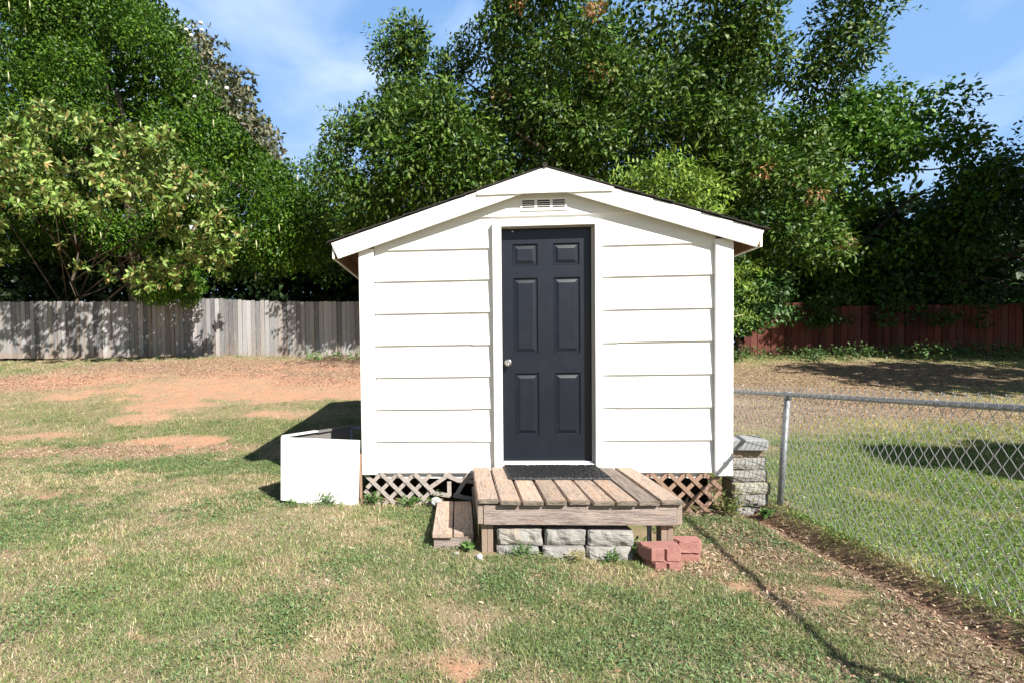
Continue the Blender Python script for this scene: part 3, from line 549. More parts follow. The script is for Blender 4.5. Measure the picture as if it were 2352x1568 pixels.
# ------------------------------------------------------------------ white plywood box
wb = thing('plywood_enclosure', (-.4, .2, -.36), 'low white plywood enclosure open at the top, leaning at the left shed corner', 'enclosure')
bm = nb(); v = []
for y in (-.065, -.045):
    for x, z in ((-.735, -.325), (-.30, -.385), (-.042, -.382), (-.016, .205), (-.722, .236)): v.append(bm.verts.new((x, y, z)))
bm.faces.new(v[:5][::-1]); bm.faces.new(v[5:])
for i in range(5): bm.faces.new((v[i], v[(i+1) % 5], v[5+(i+1) % 5], v[5+i]))
obj('front_panel', bm, m_trim, wb)
bm = nb(); slab(bm, (-.728, -.042, -.08), (-.24, .72, -.08), .62, .018, (.84, -.54, 0)); obj('back_panel', bm, m_shadetone, wb)  # panel colour carries the shed's shade
bm = nb(); slab(bm, (-.71, -.0435, .243), (-.50, .29, .243), .05, .014, (0, 0, 1)); obj('top_strip', bm, m_trim, wb)
bm = nb(); slab(bm, (-.50, .291, .236), (-.24, .72, .236), .045, .02, (0, 0, 1)); obj('top_rail', bm, m_shadetone, wb)  # top edge beyond the white strip, shed shade put into its colour
m_pipe = mat('blue_grey_pipe', (.22, .25, .33), .5, .4)
bm = nb(); tube(bm, [(-.26, .68, .222), (.0, .68, .215)], .014, 8); tube(bm, [(-.25, .68, .21), (-.25, .68, -.36)], .014, 8); obj('pipe_frame', bm, m_pipe, wb)
bm = nb(); box(bm, -.030, -.008, -.043, -.02, -.37, .08); obj('edge_batten', bm, m_lat_brown, wb)

# ------------------------------------------------------------------ chain link fence
cf = thing('chain_link_fence', (3.55, -1.5, -.37), 'galvanised chain link fence with a round top rail running from the shed towards the viewer', 'fence')
def fx(y): return 3.62+.058*min(y+.05, 0) + .006*math.sin(y*1.9)
bm = nb(); ys = np.linspace(1.6, -5.4, 40); zr = lambda y: .585-.022*min(max(y, -3), .5)
def RZ(y): return .573 - .030*(y+.05)
tube(bm, [(fx(y), y, RZ(y)) for y in ys], .0175, 12); obj('top_rail', bm, m_galv, cf)
for py, lx in ((-.05, -.06), (1.55, 0), (-3.3, 0)):
    bm = nb(); tube(bm, [(fx(py)+lx, py+.02, -.6), (fx(py), py, RZ(py)-.012)], .024, 14); tube(bm, [(fx(py), py, RZ(py)-.045), (fx(py), py, RZ(py)+.024)], .028, 14); obj('post', bm, m_galv, cf)
a_ = .0370; hh = .0490; ncol = int(6.9/a_); kz = 21; ztop = .052; rw = .0022
V, T = [], []; R = np.random.default_rng(8); nseg = 5
def bend(s, k): return .014*math.sin(s*1.7+1)*math.sin(k/kz*3.1)+.006*math.sin(s*5+k*.3)
allp = []
for i in range(ncol):
    pts_ = []
    for k in range(kz+1):
        m_ = i if (k % 2 == i % 2) else i+1; s = m_*a_; y = 1.5-s; z = RZ(y)+ztop-k*hh
        dx = bend(s, k); off_ = (.0022 if (k % 2 == i % 2) else -.0022)
        px = fx(y)-.019+dx+off_
        if k == 0: pts_.append((px, y-(.006 if m_ == i else -.006), z+.012)); pts_.append((px+.003, y, z))
        else: pts_.append((px, y, z))
        # rounded knuckle
    allp.append(pts_)
for pts_ in allp:
    P = np.array(pts_); n = len(P); base = len(V)
    dirs = np.gradient(P, axis=0); dirs /= np.linalg.norm(dirs, axis=1)[:, None]
    A = np.cross(dirs, [1., 0.02, 0.03]); A /= np.linalg.norm(A, axis=1)[:, None]; B = np.cross(dirs, A)
    for j in range(nseg):
        pass
    ring = np.stack([P+(A*math.cos(t)+B*math.sin(t))*rw for t in np.linspace(0, 2*np.pi, nseg, endpoint=False)], 1)
    V.extend(ring.reshape(-1, 3)); q = base+np.arange(n-1)[:, None]*nseg
    for j in range(nseg): T.append(np.concatenate([q+j, q+(j+1) % nseg, q+nseg+(j+1) % nseg, q+nseg+j], 1))
obj('wire_mesh', npmesh('wire_mesh', np.array(V), np.concatenate(T), None, True), m_wire, cf)
for y in (-.62, -1.55, -2.3, .1):
    bm = nb(); tube(bm, [(fx(y)+.021*math.cos(t), y+.004*math.sin(t*.5), RZ(y)+.021*math.sin(t)) for t in np.linspace(0, 6.1, 14)], .0022, 6); obj('tie_wire', bm, m_wire, cf)

# ------------------------------------------------------------------ picket fences
def picket_fence(name, label, xs, yf, topf, botf, m, pal, wpk, stain, parts_m, railz):
    root = thing(name, (float(np.mean(xs[[0, -1]])), float(yf(np.mean(xs))), float(botf(xs[0]))), label, 'fence')
    R = np.random.default_rng(int(abs(xs[0])*7)); per = 17
    for s in range(0, len(xs)-1, per):
        V, F6, F4, C = [], [], [], []; bmv = nb(); ca = bmv.verts.layers.float_color.new('tint')
        for i in range(s, min(s+per, len(xs)-1)):
            xa, xb = xs[i]+.003, xs[i+1]-.003; y = yf((xa+xb)/2)+R.uniform(-.006, .006); y2 = y+.018; zt = topf((xa+xb)/2)+R.uniform(-.018, .018); zb = botf((xa+xb)/2)+R.uniform(-.01, .01); c = .022; ln = R.normal(0, .006)
            xa += R.uniform(0, .004); y += R.choice([0, .008]); y2 = y+.018; poly = [(xa, zb), (xb, zb), (xb, zb+.28), (xb+ln, zt-c), (xb-c+ln, zt), (xa+c+ln, zt), (xa+ln, zt-c), (xa, zb+.28)]
            tint = np.array(pal[R.integers(0, len(pal))])*R.uniform(.7, 1.25)
            fr = []; bk = []
            for j, (x, z) in enumerate(poly):
                cc = tint if j not in (0, 1) else tint*.45+np.array(stain)*.55
                for L_, yy in ((fr, y), (bk, y2)): v = bmv.verts.new((x, yy, z)); v[ca] = (*cc, 1); L_.append(v)
            n = len(poly); bmv.faces.new(fr); bmv.faces.new(bk[::-1])
            for j in range(n): bmv.faces.new((fr[j], bk[j], bk[(j+1) % n], fr[(j+1) % n]))
        x0, x1 = xs[s], xs[min(s+per, len(xs)-1)]
        pn = obj('fence_panel', bmv, m, root)
        bm = nb()
        for rz in railz:
            ya, yb = yf(x0)+.045, yf(x1)+.045; za, zb_ = botf(x0)+rz, botf(x1)+rz; slab(bm, (x0, ya, za), (x1, yb, zb_), .04, .085, (0, 0, 1))
        obj('back_rail', bm, m_post, root)
        bm = nb(); yy = yf(x0)+.11; box(bm, x0-.045, x0+.045, yy-.045, yy+.045, botf(x0)-.2, min(topf(x0), topf(x0))-.05); obj('fence_post', bm, m_post, root)
yL = lambda x: 11.0+.06*(x+13) + .0*x
hump = lambda x: .10*math.exp(-((x+7.2)/1.6)**2)
topL = lambda x: 2.90-.0125*(x+13.4)+ (hump(x)) - .0 + (-.0)
botL = lambda x: float(terr(np.array(x), np.array(yL(x))))+.03
zbL = lambda x: 1.155-.0135*(x+13.4)
PG = [(.25, .25, .255), (.34, .335, .34), (.17, .17, .18), (.28, .26, .245), (.42, .41, .405)]
picket_fence('picket_fence', 'tall weathered grey dog eared picket fence below the vine covered trees', np.arange(-17., 1.2, .1395), yL, topL, lambda x: min(zbL(x), botL(x)+.06), m_picket, PG, .14, (.34, .21, .12), None, (.25, .9, 1.5))
PR = [(.13, .045, .036), (.16, .055, .043), (.10, .036, .03), (.13, .055, .045)]
yR = lambda x: 12.5-.06*(x-11); 
def topR(x):
    if x < 11.0: return .85+(x-9.0)*(2.43-.85)/2.1*1.0 if x > 9.0 else .85
    if x < 11.6: return 2.55
    return 2.42-.012*(x-11.6)
botR = lambda x: float(terr(np.array(x), np.array(yR(x))))+.0
picket_fence('picket_fence', 'dark red stained board fence in deep shade at the right, beyond the wire fence', np.concatenate([np.arange(7.4, 11.0, .2), np.arange(11.0, 24, .2)]), yR, topR, botR, m_redfence, PR, .2, (.16, .09, .06), None, (.3,))

# ------------------------------------------------------------------ foliage
def polydist(P, poly):
    A = np.array(poly); B = np.roll(A, -1, 0); d = np.full(len(P), 1e9); ins = np.zeros(len(P), bool)
    for a, b in zip(A, B):
        ab = b-a; t = np.clip(((P-a)@ab)/(ab@ab+1e-12), 0, 1); d = np.minimum(d, np.linalg.norm(P-a-t[:, None]*ab, axis=1))
        c = ((a[1] > P[:, 1]) != (b[1] > P[:, 1])) & (P[:, 0] < (b[0]-a[0])*(P[:, 1]-a[1])/(b[1]-a[1]+1e-12)+a[0]); ins ^= c
    return d, ins
def leafmesh(P, Dv, Nv, L, W, C, shape=4):
    """P base points, Dv unit directions, Nv normals"""
    S = np.cross(Dv, Nv); S /= np.linalg.norm(S, axis=1)[:, None]+1e-9; Nn = np.cross(S, Dv); n = len(P)
    L = L[:, None]; W = W[:, None]
    if shape == 4:
        V = np.stack([P, P+Dv*L*.45+S*W*.5+Nn*W*.12, P+Dv*L, P+Dv*L*.45-S*W*.5+Nn*W*.12], 1)
        k = np.arange(n)[:, None]*4; F = k+[0, 1, 2, 3]
    else:
        dr = -Nn*L*.10
        V = np.stack([P, P+Dv*L*.3+S*W*.42, P+Dv*L*.7+S*W*.42+dr*.3, P+Dv*L+dr, P+Dv*L*.7-S*W*.42+dr*.3, P+Dv*L*.3-S*W*.42], 1)
        k = np.arange(n)[:, None]*6; F = k+[0, 1, 2, 3, 4, 5]
    return V.reshape(-1, 3), F, np.repeat(C, V.shape[1], 0)
def unit(v): return v/(np.linalg.norm(v, axis=1)[:, None]+1e-9)
def rdir(R, n): return unit(R.normal(0, 1, (n, 3)))
def blob_leaves(R, C, rad, n, L, W, pal, vary=.25, droop=.3, whorl=0, shape=4, zs=.8, hemi=True):
    """leaves in whorls on the outer part of clusters at C with radii rad; n leaves per unit radius^2"""
    Pp, Dd, Nn, Ll, Ww, Cc = [], [], [], [], [], []
    cnt = np.maximum((n*rad**2).astype(int), 8); bi = np.repeat(np.arange(len(C)), cnt); m = len(bi)
    if whorl: 
        m2 = m//whorl; bi = bi[:m2*whorl:whorl]; u = rdir(R, len(bi)); rr = rad[bi]*(1-.45*R.uniform(0, 1, len(bi))**2); ctr = C[bi]+u*rr[:, None]*[1, 1, zs]
        ctr = np.repeat(ctr, whorl, 0); u = np.repeat(u, whorl, 0); bi = np.repeat(bi, whorl); ax = unit(u+[0, 0, .5]); d_ = unit(np.cross(ax, rdir(R, len(ax)))+ax*.45+R.normal(0, .15, (len(ax), 3))); P = ctr
    else:
        u = rdir(R, m); rr = rad[bi]*(1-.55*R.uniform(0, 1, m)**1.6); P = C[bi]+u*rr[:, None]*[1, 1, zs]; d_ = unit(rdir(R, m)*.8+u*.7+np.array([0, 0, -droop]))
    nn = unit(rdir(R, len(P))*.55+u*.85+np.array([.1, -.15, .6])*.6); k = len(P)
    tint = pal[R.integers(0, len(pal), k)]*(1+R.uniform(-vary, vary, (k, 1))); cl = 1+(R.uniform(-.16, .16, len(C)))[bi][:, None]; 
    return leafmesh(P, d_, nn, R.uniform(.7, 1.25, k)*L, R.uniform(.75, 1.2, k)*W, tint*cl, shape)
def joinm(parts):
    o = 0; Vv, Ff, Cc = [], [], []
    for V, F, C in parts: Vv.append(V); Ff.append(F+o); Cc.append(C); o += len(V)
    return np.concatenate(Vv), np.concatenate(Ff), np.concatenate(Cc)
def sprays(R, base, dirs, length, nl, L, W, pal, shape=4, droop=.15):
    """leafy twigs: alternate leaves along a curved shoot"""
    n = len(base); t = np.tile(np.linspace(.15, 1, nl), n); b = np.repeat(np.arange(n), nl); side = np.tile((-1)**np.arange(nl), n)[:, None]
    d = dirs[b]; P = base[b]+d*(length[b]*t)[:, None]+np.array([0, 0, -1])*(droop*length[b]*t**2)[:, None]
    perp = unit(np.cross(d, [0.1, -1, .3])); dd = unit(d*.6+perp*side*.8+R.normal(0, .2, (len(P), 3))); nn = unit(rdir(R, len(P))*.4+np.array([.1, -.3, .9]))
    tint = pal[R.integers(0, len(pal), len(P))]*(1+R.uniform(-.25, .25, (len(P), 1)))
    return leafmesh(P, dd, nn, R.uniform(.7, 1.2, len(P))*L, R.uniform(.8, 1.1, len(P))*W, tint, shape)
def fillpoly(R, poly, Y0, T, step, r0, r1, lim=None, holes=(), hollow=.47):
    A = np.array(poly); lo, hi = A.min(0), A.max(0); n = int((hi[0]-lo[0])*(hi[1]-lo[1])/step**2)
    P = R.uniform(lo, hi, (n, 2)); d, ins = polydist(P, poly); rad = R.uniform(r0, r1, n); k = ins & (d > rad*.55)
    P, d, rad = P[k], d[k], rad[k]
    for hx, hz, hr in holes: q = np.hypot(P[:, 0]-hx, P[:, 1]-hz) > hr; P, d, rad = P[q], d[q], rad[q]
    e = np.clip(d/(T*1.3), 0, 1); bulge = T*np.sqrt(1-(1-e)**2)
    nf = fbm(P[:, 0]*.45+3, P[:, 1]*.45, 13, 3)-.5; hol = (fbm(P[:, 0]*.75+11, P[:, 1]*.9, 19, 3) > hollow) | (d < .7)
    P, d, rad, bulge, nf = P[hol], d[hol], rad[hol], bulge[hol], nf[hol]
    Yf = Y0-bulge-nf*4.0+R.uniform(-.35, .6, len(P))
    return np.stack([P[:, 0], Yf, P[:, 1]], 1), rad, d
def trunk(root, base, top, r0, limbs, R):
    bm = nb(); b = np.array(base, float); t = np.array(top, float); n = 9; pts = [b+(t-b)*k/(n-1)+np.array([R.normal(0, .08), R.normal(0, .08), 0])*(k > 0) for k in range(n)]
    tube(bm, pts, [r0*(1-.75*k/(n-1)) + (r0*.35 if k == 0 else 0) for k in range(n)], 12)
    for L_ in limbs:
        k = R.integers(2, n-1); p = pts[k]; q = np.array(L_); m_ = (p+q)/2+np.array([0, 0, .35])+R.normal(0, .15, 3)
        tube(bm, [p, (p*.6+m_*.4), m_, (m_*.5+q*.5)+R.normal(0, .1, 3), q], [r0*.36*(1-.6*k/n)+.01, r0*.22, r0*.15, r0*.09, .009], 6)
    obj('trunk', bm, m_bark, root)
def tree(name, label, poly, Y0, T, base, r0, L, W, pal, dens, step=.55, r=(.45, .95), whorl=0, shape=4, seed=1, cat='tree', group=None, core=True, spray=0, holes=(), droop=.3, top=None, coreL=.42, hollow=.47, corepal=None, zcore=0, sprL=(.4, .9)):
    R = np.random.default_rng(seed); root = thing(name, tuple(base), label, cat, group); pal = np.array(pal)
    C, rad, d = fillpoly(R, poly, Y0, T, step, *r, holes=holes, hollow=hollow)
    parts = [blob_leaves(R, C, rad, dens, L, W, pal, whorl=whorl, shape=shape, droop=droop)]
    if spray:
        k = np.argsort(d)[:int(len(d)*.6)]; k = R.choice(k, spray); b = C[k]+rdir(R, spray)*rad[k][:, None]*.6; ctr = np.array(poly).mean(0)
        out = np.stack([C[k][:, 0]-ctr[0], R.normal(0, 1.5, spray), (C[k][:, 2]-ctr[1])*.8+1.5], 1); dr = unit(unit(out)+R.normal(0, .45, (spray, 3))); Ls = R.uniform(*sprL, spray)
        V, F, Cl = sprays(R, b, dr, Ls, 9, L*1.0, W*1.05, pal, 4)
        if shape == 4: parts.append((V, F, Cl))
    V, F, Cl = joinm(parts); crown = obj('crown', npmesh('crown', V, F, Cl), m_leaf, root)
    if core:   # inner, larger foliage behind the outer clusters, colour darkened to mimic shade
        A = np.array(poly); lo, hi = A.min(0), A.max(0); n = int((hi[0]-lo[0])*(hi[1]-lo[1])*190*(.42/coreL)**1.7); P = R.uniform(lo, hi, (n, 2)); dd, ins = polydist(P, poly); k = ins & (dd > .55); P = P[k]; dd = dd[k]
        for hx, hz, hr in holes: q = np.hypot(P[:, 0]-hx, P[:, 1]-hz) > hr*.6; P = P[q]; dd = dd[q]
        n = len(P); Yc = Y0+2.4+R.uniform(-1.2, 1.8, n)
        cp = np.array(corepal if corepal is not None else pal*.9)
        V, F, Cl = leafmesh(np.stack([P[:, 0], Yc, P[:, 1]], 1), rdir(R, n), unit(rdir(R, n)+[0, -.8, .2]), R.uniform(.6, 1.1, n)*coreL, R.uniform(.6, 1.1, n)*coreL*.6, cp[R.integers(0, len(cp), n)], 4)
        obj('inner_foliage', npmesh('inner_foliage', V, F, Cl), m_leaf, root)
    nl = min(10, len(C)); lim = C[R.choice(len(C), nl, replace=False)] + np.array([0, .5, 0]) if len(C) else []
    tp = top or (float(np.mean([p[0] for p in poly])), Y0+.3, float(np.percentile([p[1] for p in poly], 75)))
    trunk(root, base, tp, r0, lim, R)
    return root, C, rad
def gz(x, y): return float(terr(np.array(float(x)), np.array(float(y))))-.05
VINE = [(-18.18, 16.49), (-9.76, 16.0), (-10.22, 13.9), (-9.14, 12.7), (-8.21, 11.74), (-7.13, 10.4), (-6.05, 9.44), (-5.12, 8.49), (-4.12, 7.77), (-3.52, 6.91), (-3.07, 5.68), (-2.79, 4.4), (-3.0, 3.6), (-4.2, 3.9), (-5.6, 3.3), (-6.6, 4.2), (-8.2, 3.6), (-9.6, 4.5), (-12, 4.7), (-18.76, 4.6)]
BACKMAG = [(-11.66, 15.53), (-10.49, 15.8), (-9.73, 15.43), (-8.78, 15.05), (-8.84, 14.1), (-9.29, 13.75), (-8.25, 13.24), (-7.68, 12.94), (-7.11, 12.82), (-7.42, 11.92), (-7.34, 11.36), (-6.79, 9.95), (-8.32, 9.0), (-12.5, 11)]
OAK = [(1.45, 13.26), (1.61, 11.16), (1.6, 10.42), (1.03, 10.08), (0.28, 10.05), (-0.16, 10.63), (-0.86, 10.67), (-1.25, 10.19), (-1.89, 10.15), (-1.78, 9.39), (-1.01, 9.05), (-1.53, 8.69), (-1.41, 8.18), (-2.19, 7.71), (-2.72, 7.35), (-3.06, 6.85), (-2.87, 6.08), (-2.5, 4.91), (-2.4, 3.37), (11.6, 3.07), (11.3, 4.55), (11.4, 6.01), (11.1, 7.22), (11.2, 8.3), (11.6, 8.64), (11.27, 9.11), (11.79, 9.51), (12.2, 9.78), (12.19, 10.5), (11.9, 10.99), (11.88, 12.64)]
GREENR = [(9.8, 8.2), (11.4, 8.9), (12.51, 9.3), (13.14, 9.48), (13.9, 9.45), (15.0, 9.87), (15.22, 9.11), (15.84, 8.73), (15.98, 8.08), (16.73, 8.27), (16.53, 7.85), (17.22, 7.11), (17.51, 5.68), (17.43, 2.02), (9.6, 2.12), (9.6, 5.54)]
DARKR = [(15.57, 6.53), (16.21, 7.05), (16.85, 7.9), (17.27, 7.22), (18.14, 6.98), (18.53, 6.44), (18.34, 6.17), (19.56, 5.33), (21.5, 4.5), (21.5, 1.89), (13.66, 2.01), (14.43, 4.4), (15.07, 5.6)]
HMID = [(-4.9, 9.0), (-4.2, 9.3), (-3.56, 9.8), (-2.5, 9.2), (-1.6, 8.0), (-1.4, 2.6), (-5.2, 2.64), (-5.2, 7.19)]
pv = [[.045, .108, .005], [.068, .145, .006], [.028, .075, .006], [.105, .19, .012], [.035, .09, .010]]
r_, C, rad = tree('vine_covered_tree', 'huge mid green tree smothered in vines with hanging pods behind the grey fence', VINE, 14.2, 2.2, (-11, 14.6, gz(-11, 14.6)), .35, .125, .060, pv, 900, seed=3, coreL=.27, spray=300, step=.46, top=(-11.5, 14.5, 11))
R = np.random.default_rng(77)
for k in R.choice(len(C), 90, replace=False):
    bm = nb(); p = C[k]+np.array([R.uniform(-.3, .3), -rad[k]*1.02, R.uniform(-.2, .2)]); h = R.uniform(.18, .34); tube(bm, [p, p+np.array([.01, 0, -h*.4]), p+np.array([.015, 0, -h])], [.008, .026, .006], 6); obj('seed_pod', bm, m_pod, r_)
Rh = np.random.default_rng(78); nh = 44; Xh = Rh.uniform(-8.9, -6.6, nh); Ch = np.stack([Xh, Rh.uniform(10.2, 10.75, nh), 2.75+Rh.uniform(0, 1, nh)**1.2*(1.5+.3*np.abs(Xh+7.7))], 1)
obj('hanging_vine', npmesh('hanging_vine', *blob_leaves(Rh, Ch, Rh.uniform(.16, .34, nh), 1300, .11, .05, np.array(pv)*1.25, droop=1.2)), m_leaf, r_)
pb = [[.11, .13, .06], [.17, .165, .09], [.24, .22, .15], [.07, .09, .04]]
r_, C, rad = tree('magnolia_tree', 'grey brown flowering magnolia top rising behind the vine covered tree', BACKMAG, 18.2, 1.0, (-9.5, 18.4, gz(-9.5, 18.4)), .2, .22, .09, pb, 260, whorl=6, shape=6, seed=5, step=.42, r=(.35, .7), core=True, coreL=.35, top=(-9.5, 18.6, 10.5))
for k in R.choice(len(C), 26, replace=False):
    bm = nb(); bmesh.ops.create_icosphere(bm, subdivisions=1, radius=.09); 
    for v in bm.verts: v.co = Vector(C[k])+v.co+Vector((0, -rad[k], rad[k]*.5))
    obj('flower', bm, m_flower, r_)
# foreground magnolia: clusters placed as the branches carry them
root = thing('magnolia_tree', (-12.2, 12.4, gz(-12.2, 12.4)), 'yellow green large leaved magnolia whose lit branches spread over the grey fence', 'tree'); R = np.random.default_rng(9)
pm = np.array([[.17, .28, .045], [.25, .36, .08], [.08, .15, .03], [.36, .42, .16], [.12, .20, .04], [.24, .32, .08], [.33, .25, .09], [.06, .11, .025], [.16, .24, .05]])
arms = [(-14.2, 7.9), (-12.5, 8.1), (-11.2, 8.0), (-10.5, 8.0), (-9.5, 7.0), (-8.6, 7.5), (-7.9, 7.2), (-11.8, 7.0), (-10.6, 6.6), (-9.4, 6.1), (-8.5, 6.2), (-7.9, 5.7), (-12.3, 6.1), (-11.3, 5.9), (-10.4, 5.7), (-7.4, 6.2), (-6.9, 6.0), (-13.2, 5.6), (-13.4, 6.8), (-14.2, 5.3), (-12.9, 4.7), (-7.3, 4.7), (-6.8, 4.2), (-6.4, 4.5), (-7.0, 3.9), (-12.0, 3.9), (-10.4, 3.8), (-9.0, 3.55), (-8.2, 3.5), (-7.6, 3.7), (-10.8, 4.3), (-14, 3.9), (-13, 3.5), (-6.1, 3.7), (-13.1, 7.5), (-12.2, 7.3), (-6.0, 5.2), (-5.7, 4.3)]
C = []; rad = []
for x, z in arms:
    for _ in range(8 if z > 5.6 else (1 if x < -9.4 else 4)):
        yn = (8.1 if z > 5 else 9.0)+R.normal(0, .5); f = (yn+4.671)/15.0; C.append((.868+(x-.868)*f+R.normal(0, .36), yn, .891+(z-.891)*f+R.normal(0, .22))); rad.append(R.uniform(.16, .34))
C = np.array(C); rad = np.array(rad)
obj('crown', npmesh('crown', *blob_leaves(R, C, rad, 900, .17, .068, pm, whorl=7, shape=6, vary=.25)), m_leaf, root)
trunk(root, (-12.2, 12.4, gz(-12.2, 12.4)), (-11.6, 12.2, 5.2), .09, C[R.choice(len(C), 14, replace=False)], R)
for x, z in ((-6.7, 5.6), (-6.65, 4.75)):
    bm = nb(); bmesh.ops.create_icosphere(bm, subdivisions=2, radius=.10)
    for v in bm.verts: v.co = Vector((x, 10.1, z))+v.co*(.8+.4*float(vnoise(np.array(v.co.x*30), np.array(v.co.z*30), 4)))
    obj('flower', bm, m_flower, root)
ph = [[.07, .15, .02], [.10, .19, .03], [.05, .11, .018]]
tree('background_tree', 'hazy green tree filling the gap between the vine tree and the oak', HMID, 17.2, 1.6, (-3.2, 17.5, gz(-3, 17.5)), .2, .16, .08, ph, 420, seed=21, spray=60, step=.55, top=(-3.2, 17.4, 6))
po = [[.030, .080, .006], [.046, .11, .008], [.018, .050, .005], [.07, .14, .012], [.14, .20, .05], [.10, .17, .015]]
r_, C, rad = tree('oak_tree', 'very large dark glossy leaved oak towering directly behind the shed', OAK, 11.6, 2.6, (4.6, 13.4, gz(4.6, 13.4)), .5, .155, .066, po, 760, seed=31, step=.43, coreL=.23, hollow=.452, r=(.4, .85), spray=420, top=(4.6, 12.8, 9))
bn = []; kk = R.choice(len(C), 16, replace=False)
for k in kk: bn.append(C[k]+np.array([0, -rad[k], 0]))
obj('dead_leaf_cluster', npmesh('dead_leaf_cluster', *blob_leaves(R, np.array(bn), np.full(16, .24), 900, .13, .04, np.array([[.36, .17, .07], [.44, .26, .12]]), droop=1)), m_leaf, r_)
pg = [[.055, .145, .010], [.085, .185, .014], [.03, .095, .008], [.13, .235, .025]]
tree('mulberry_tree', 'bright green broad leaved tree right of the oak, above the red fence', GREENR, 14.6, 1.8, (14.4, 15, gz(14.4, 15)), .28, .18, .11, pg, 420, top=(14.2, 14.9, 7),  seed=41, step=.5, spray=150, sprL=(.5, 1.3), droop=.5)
pd = [[.035, .09, .014], [.05, .115, .02], [.026, .07, .012]]
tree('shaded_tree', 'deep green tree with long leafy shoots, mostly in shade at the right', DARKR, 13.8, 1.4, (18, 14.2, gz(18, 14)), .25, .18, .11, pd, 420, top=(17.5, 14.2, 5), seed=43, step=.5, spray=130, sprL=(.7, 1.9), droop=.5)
# undergrowth behind both fences
R = np.random.default_rng(51); n = 1000; C = np.stack([R.uniform(-26, 28, n), R.uniform(16.3, 18.5, n), R.uniform(.8, 6.4, n)], 1)
o = obj('undergrowth', npmesh('undergrowth', *blob_leaves(R, C, R.uniform(.8, 1.3, n), 90, .34, .2, np.array([[.03, .06, .018], [.02, .045, .015]]))), m_leaf); tag(o, 'dark dense undergrowth seen under the tree crowns behind the fences', 'undergrowth', kind='stuff')
R = np.random.default_rng(57); n = 46; X = np.where(R.uniform(0, 1, n) < .5, R.uniform(10.6, 12.4, n), R.uniform(12, 19, n)); C = np.stack([X, R.uniform(11.9, 12.25, n)-.05*(X-12), R.uniform(1.9, 2.9, n)], 1)
o = obj('creeper', npmesh('creeper', *blob_leaves(R, C, R.uniform(.14, .34, n), 1100, .10, .06, np.array(pd), droop=1)), m_leaf); tag(o, 'dark creeper trailing in tufts over the top of the red fence', 'creeper', kind='stuff')
# light green shrub behind the shed roof
root = thing('young_tree', (4.3, 5.3, gz(4.3, 5.3)), 'bright yellow green sapling with layered sprays showing over the right roof slope', 'sapling'); R = np.random.default_rng(61)
py = np.array([[.17, .27, .03], [.24, .34, .05], [.12, .21, .03]])
C = []
for _ in range(95):
    x = R.uniform(3.75, 5.25); zt = 4.32-.55*abs(x-4.4)**1.4; C.append((x, R.uniform(4.6, 5.7), zt-R.uniform(0, 1)**1.3*1.6))
C = np.array(C); dd = unit(np.stack([R.normal(0, 1, len(C)), R.normal(-.4, .6, len(C)), R.uniform(-.1, .7, len(C))], 1))
obj('crown', npmesh('crown', *sprays(R, np.repeat(C, 4, 0)+R.normal(0, .1, (len(C)*4, 3)), unit(np.repeat(dd, 4, 0)+R.normal(0, .5, (len(C)*4, 3))), R.uniform(.3, .6, len(C)*4), 11, .13, .046, py, droop=.35)), m_leaf, root)
trunk(root, (4.4, 5.2, gz(4.4, 5.2)), (4.4, 5.2, 3.9), .04, C[:14], R)
# ivy mound right of the shed
IVY = [(7.2, 4.25), (8.32, 4.79), (9.19, 4.43), (9.73, 3.75), (9.94, 2.86), (9.73, 2.0), (9.3, 1.35), (8.6, 1.5), (7.9, 1.5), (7.2, 1.7)]
pi_ = [[.06, .13, .03], [.08, .17, .04], [.045, .10, .03]]
tree('ivy_bush', 'leafy green bush climbing over the low end of the red fence beside the shed', IVY, 10.6, 1.0, (8.6, 10.6, gz(8.6, 10.6)), .08, .12, .08, pi_, 650, seed=71, step=.32, r=(.25, .5), cat='bush', spray=60, sprL=(.3, .7), coreL=.25)
root = thing('fern_like_shrub', (7.4, 9.0, gz(7.4, 9)), 'light green arching sprays of a shrub just right of the shed corner', 'shrub'); R = np.random.default_rng(81)
b = np.stack([R.uniform(7.0, 7.7, 70), R.uniform(8.6, 9.3, 70), R.uniform(1.7, 3.2, 70)], 1)
obj('crown', npmesh('crown', *sprays(R, b, unit(np.stack([R.uniform(.2, 1.2, 70), R.normal(-.4, .3, 70), R.uniform(-.2, .6, 70)], 1)), R.uniform(.4, .85, 70), 14, .11, .034, py*.9, droop=.3)), m_leaf, root)
bm = nb()
for k in range(10): q = b[k*7]; tube(bm, [(7.4+R.normal(0, .1), 9.0+R.normal(0, .1), gz(7.4, 9)), ((7.4+q[0])/2, 9, (q[2]+.6)/2+.3), tuple(q)], [.014, .01, .005], 5)
obj('stem', bm, m_bark, root)
bm = nb(); tube(bm, [(6.6, 8.2, 1.25), (7.0, 8.3, 1.62), (7.3, 8.4, 1.83), (7.7, 8.5, 1.9)], [.02, .018, .014, .008], 7); o = obj('bare_branch', bm, m_twig); tag(o, 'pale bare branch slanting up in front of the red fence beside the shed', 'branch')

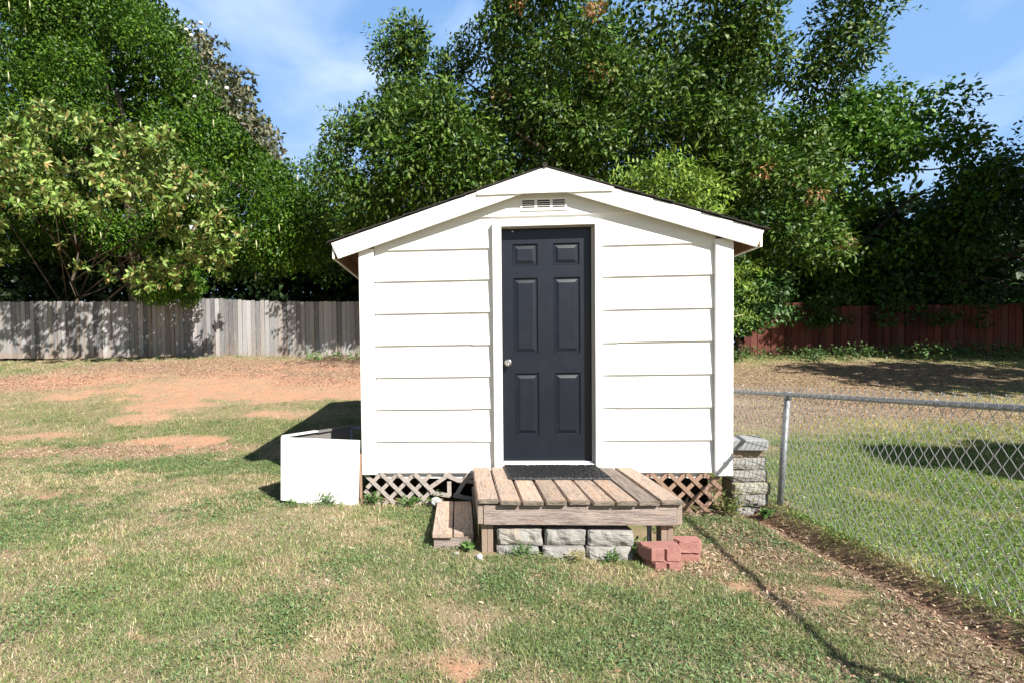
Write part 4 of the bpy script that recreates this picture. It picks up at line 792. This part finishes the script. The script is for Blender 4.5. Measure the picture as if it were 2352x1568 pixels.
# off to the right, outside the picture: the neighbour's trees, plus one added caster, whose shade falls on the yard
pn = [[.05, .10, .03], [.07, .13, .035]]
def roundtree(name, label, c, rr, base, seed, dens=130, nbl=90, L=.3, W=.19, group=None):
    R = np.random.default_rng(seed); root = thing(name, base, label, 'tree', group); u = rdir(R, nbl); C = np.array(c)+u*np.array(rr)*R.uniform(.35, 1, (nbl, 1))**.5
    obj('crown', npmesh('crown', *blob_leaves(R, C, R.uniform(.9, 1.5, nbl)*min(rr)/3.2, dens, L, W, np.array(pn))), m_leaf, root); trunk(root, base, tuple(c), .3, C[:8], R)
roundtree('offscreen_shade_tree', 'tall leafy tree standing off to the right of the yard, shading the red fence', (21.4, 7.3, 8.0), (5.0, 3.2, 5.6), (21.4, 7.3, gz(21.4, 7.3)), 91, nbl=230)
roundtree('offscreen_shade_tree', 'rounded tree off to the right whose shade crosses the leafy back slope', (16.2, 2.6, 5.6), (2.9, 1.5, 2.2), (16.2, 2.6, gz(16.2, 2.6)), 92, nbl=90)
roundtree('offscreen_shade_tree', 'small dense tree stand-in added off to the right to throw an oval shade on the lawn', (11.3, -2.8, 4.2), (1.9, .8, .75), (11.3, -2.8, gz(11.3, -2.8)), 93, dens=1600, nbl=120, L=.16, W=.10)  # unseen caster added for the oval shade, standing in for a building

# weeds as single plants
def weed(x, y, n, h, L, W, pal, seed, label, name='weed'):
    R = np.random.default_rng(seed); z = gz(x, y)+.05; b = np.stack([x+R.normal(0, .016, n), y+R.normal(0, .016, n), np.full(n, z)], 1)
    o = obj(name, npmesh(name, *sprays(R, b, unit(np.stack([R.normal(0, .5, n), R.normal(0, .4, n), R.uniform(.6, 1.2, n)], 1)), R.uniform(.5, 1, n)*h, 7, L, W, np.array(pal), droop=.25)), m_leaf)
    v = Vector((x, y, z)); o.data.transform(Matrix.Translation(-v)); o.location = v; return tag(o, label, 'weed')
pw_ = [[.07, .14, .035], [.11, .19, .055]]
weed(-.30, -.11, 9, .16, .05, .012, pw_, 1, 'tuft of weeds against the foot of the white enclosure')
weed(-.62, -.12, 8, .10, .04, .010, pw_, 2, 'smaller weed tuft near the left edge of the white enclosure')
weed(.10, -.06, 14, .17, .035, .024, pw_, 3, 'leafy weed at the left end of the grey lattice')
weed(.42, -.07, 14, .15, .035, .024, pw_, 4, 'leafy weed under the middle of the grey lattice')
weed(.62, .03, 10, .2, .035, .022, pw_, 5, 'weed growing behind the broken lattice slats')
weed(1.27, -1.16, 9, .09, .07, .008, pw_, 6, 'dark grass tuft before the left grey block')
weed(1.86, -1.17, 10, .10, .06, .008, pw_, 7, 'grass tuft before the grey block nearest the red ones')
weed(2.10, -1.0, 12, .20, .04, .02, pw_, 8, 'spindly weed between the grey and the red blocks')
weed(3.16, -.02, 26, .34, .06, .015, [[.20, .19, .07], [.12, .17, .05]], 9, 'tall dry weed between the shed corner and the block stack')
weed(3.42, -.12, 9, .09, .05, .03, pw_, 10, 'low leafy weed at the foot of the block stack')
weed(.90, -1.0, 6, .07, .05, .03, pw_, 11, 'small broad leaved weed at the front of the wooden step')
weed(1.62, -1.19, 10, .08, .05, .007, [[.35, .28, .12], [.2, .22, .08]], 12, 'yellowing grass tuft before the middle grey block')
# low weeds along the foot of the red fence and brush by the grey one
R = np.random.default_rng(101); n = 90; X = R.uniform(7.2, 16, n); C = np.stack([X, R.uniform(9.8, 12.0, n), terr(X, 11+0*X)+R.uniform(-.1, .12, n)], 1)
o = obj('fence_weeds', npmesh('fence_weeds', *blob_leaves(R, C, R.uniform(.15, .36, n), 900, .085, .05, np.array(pw_)*.8)), m_leaf); tag(o, 'low green weeds growing along the foot of the red fence', 'weeds', kind='stuff')
n = 26; X = R.uniform(-3.6, -.6, n); C = np.stack([X, R.uniform(10.3, 11.0, n), terr(X, 10.6+0*X)+R.uniform(0, .12, n)], 1)
o = obj('fence_weeds', npmesh('fence_weeds', *blob_leaves(R, C, R.uniform(.12, .26, n), 800, .08, .05, np.array(pw_))), m_leaf); tag(o, 'green weeds along the foot of the grey picket fence near the shed', 'weeds', kind='stuff')
bm = nb()
for _ in range(160):
    x = R.normal(-2.3, .7); y = 10.0+R.normal(0, .3); z = gz(x, y)+.05+abs(R.normal(0, .08)); a = R.uniform(0, 3.14); l_ = R.uniform(.15, .5); tube(bm, [(x, y, z), (x+math.cos(a)*l_, y+math.sin(a)*l_*.6, z+R.normal(0, .06))], [.008, .004], 4)
o = obj('brush_pile', bm, mat('brush_twig', (.16, .10, .08), .9, .1)); tag(o, 'low heap of dark dead twigs in front of the grey picket fence', 'brush', kind='stuff')
sc.cycles.max_bounces = 6; sc.cycles.transparent_max_bounces = 4
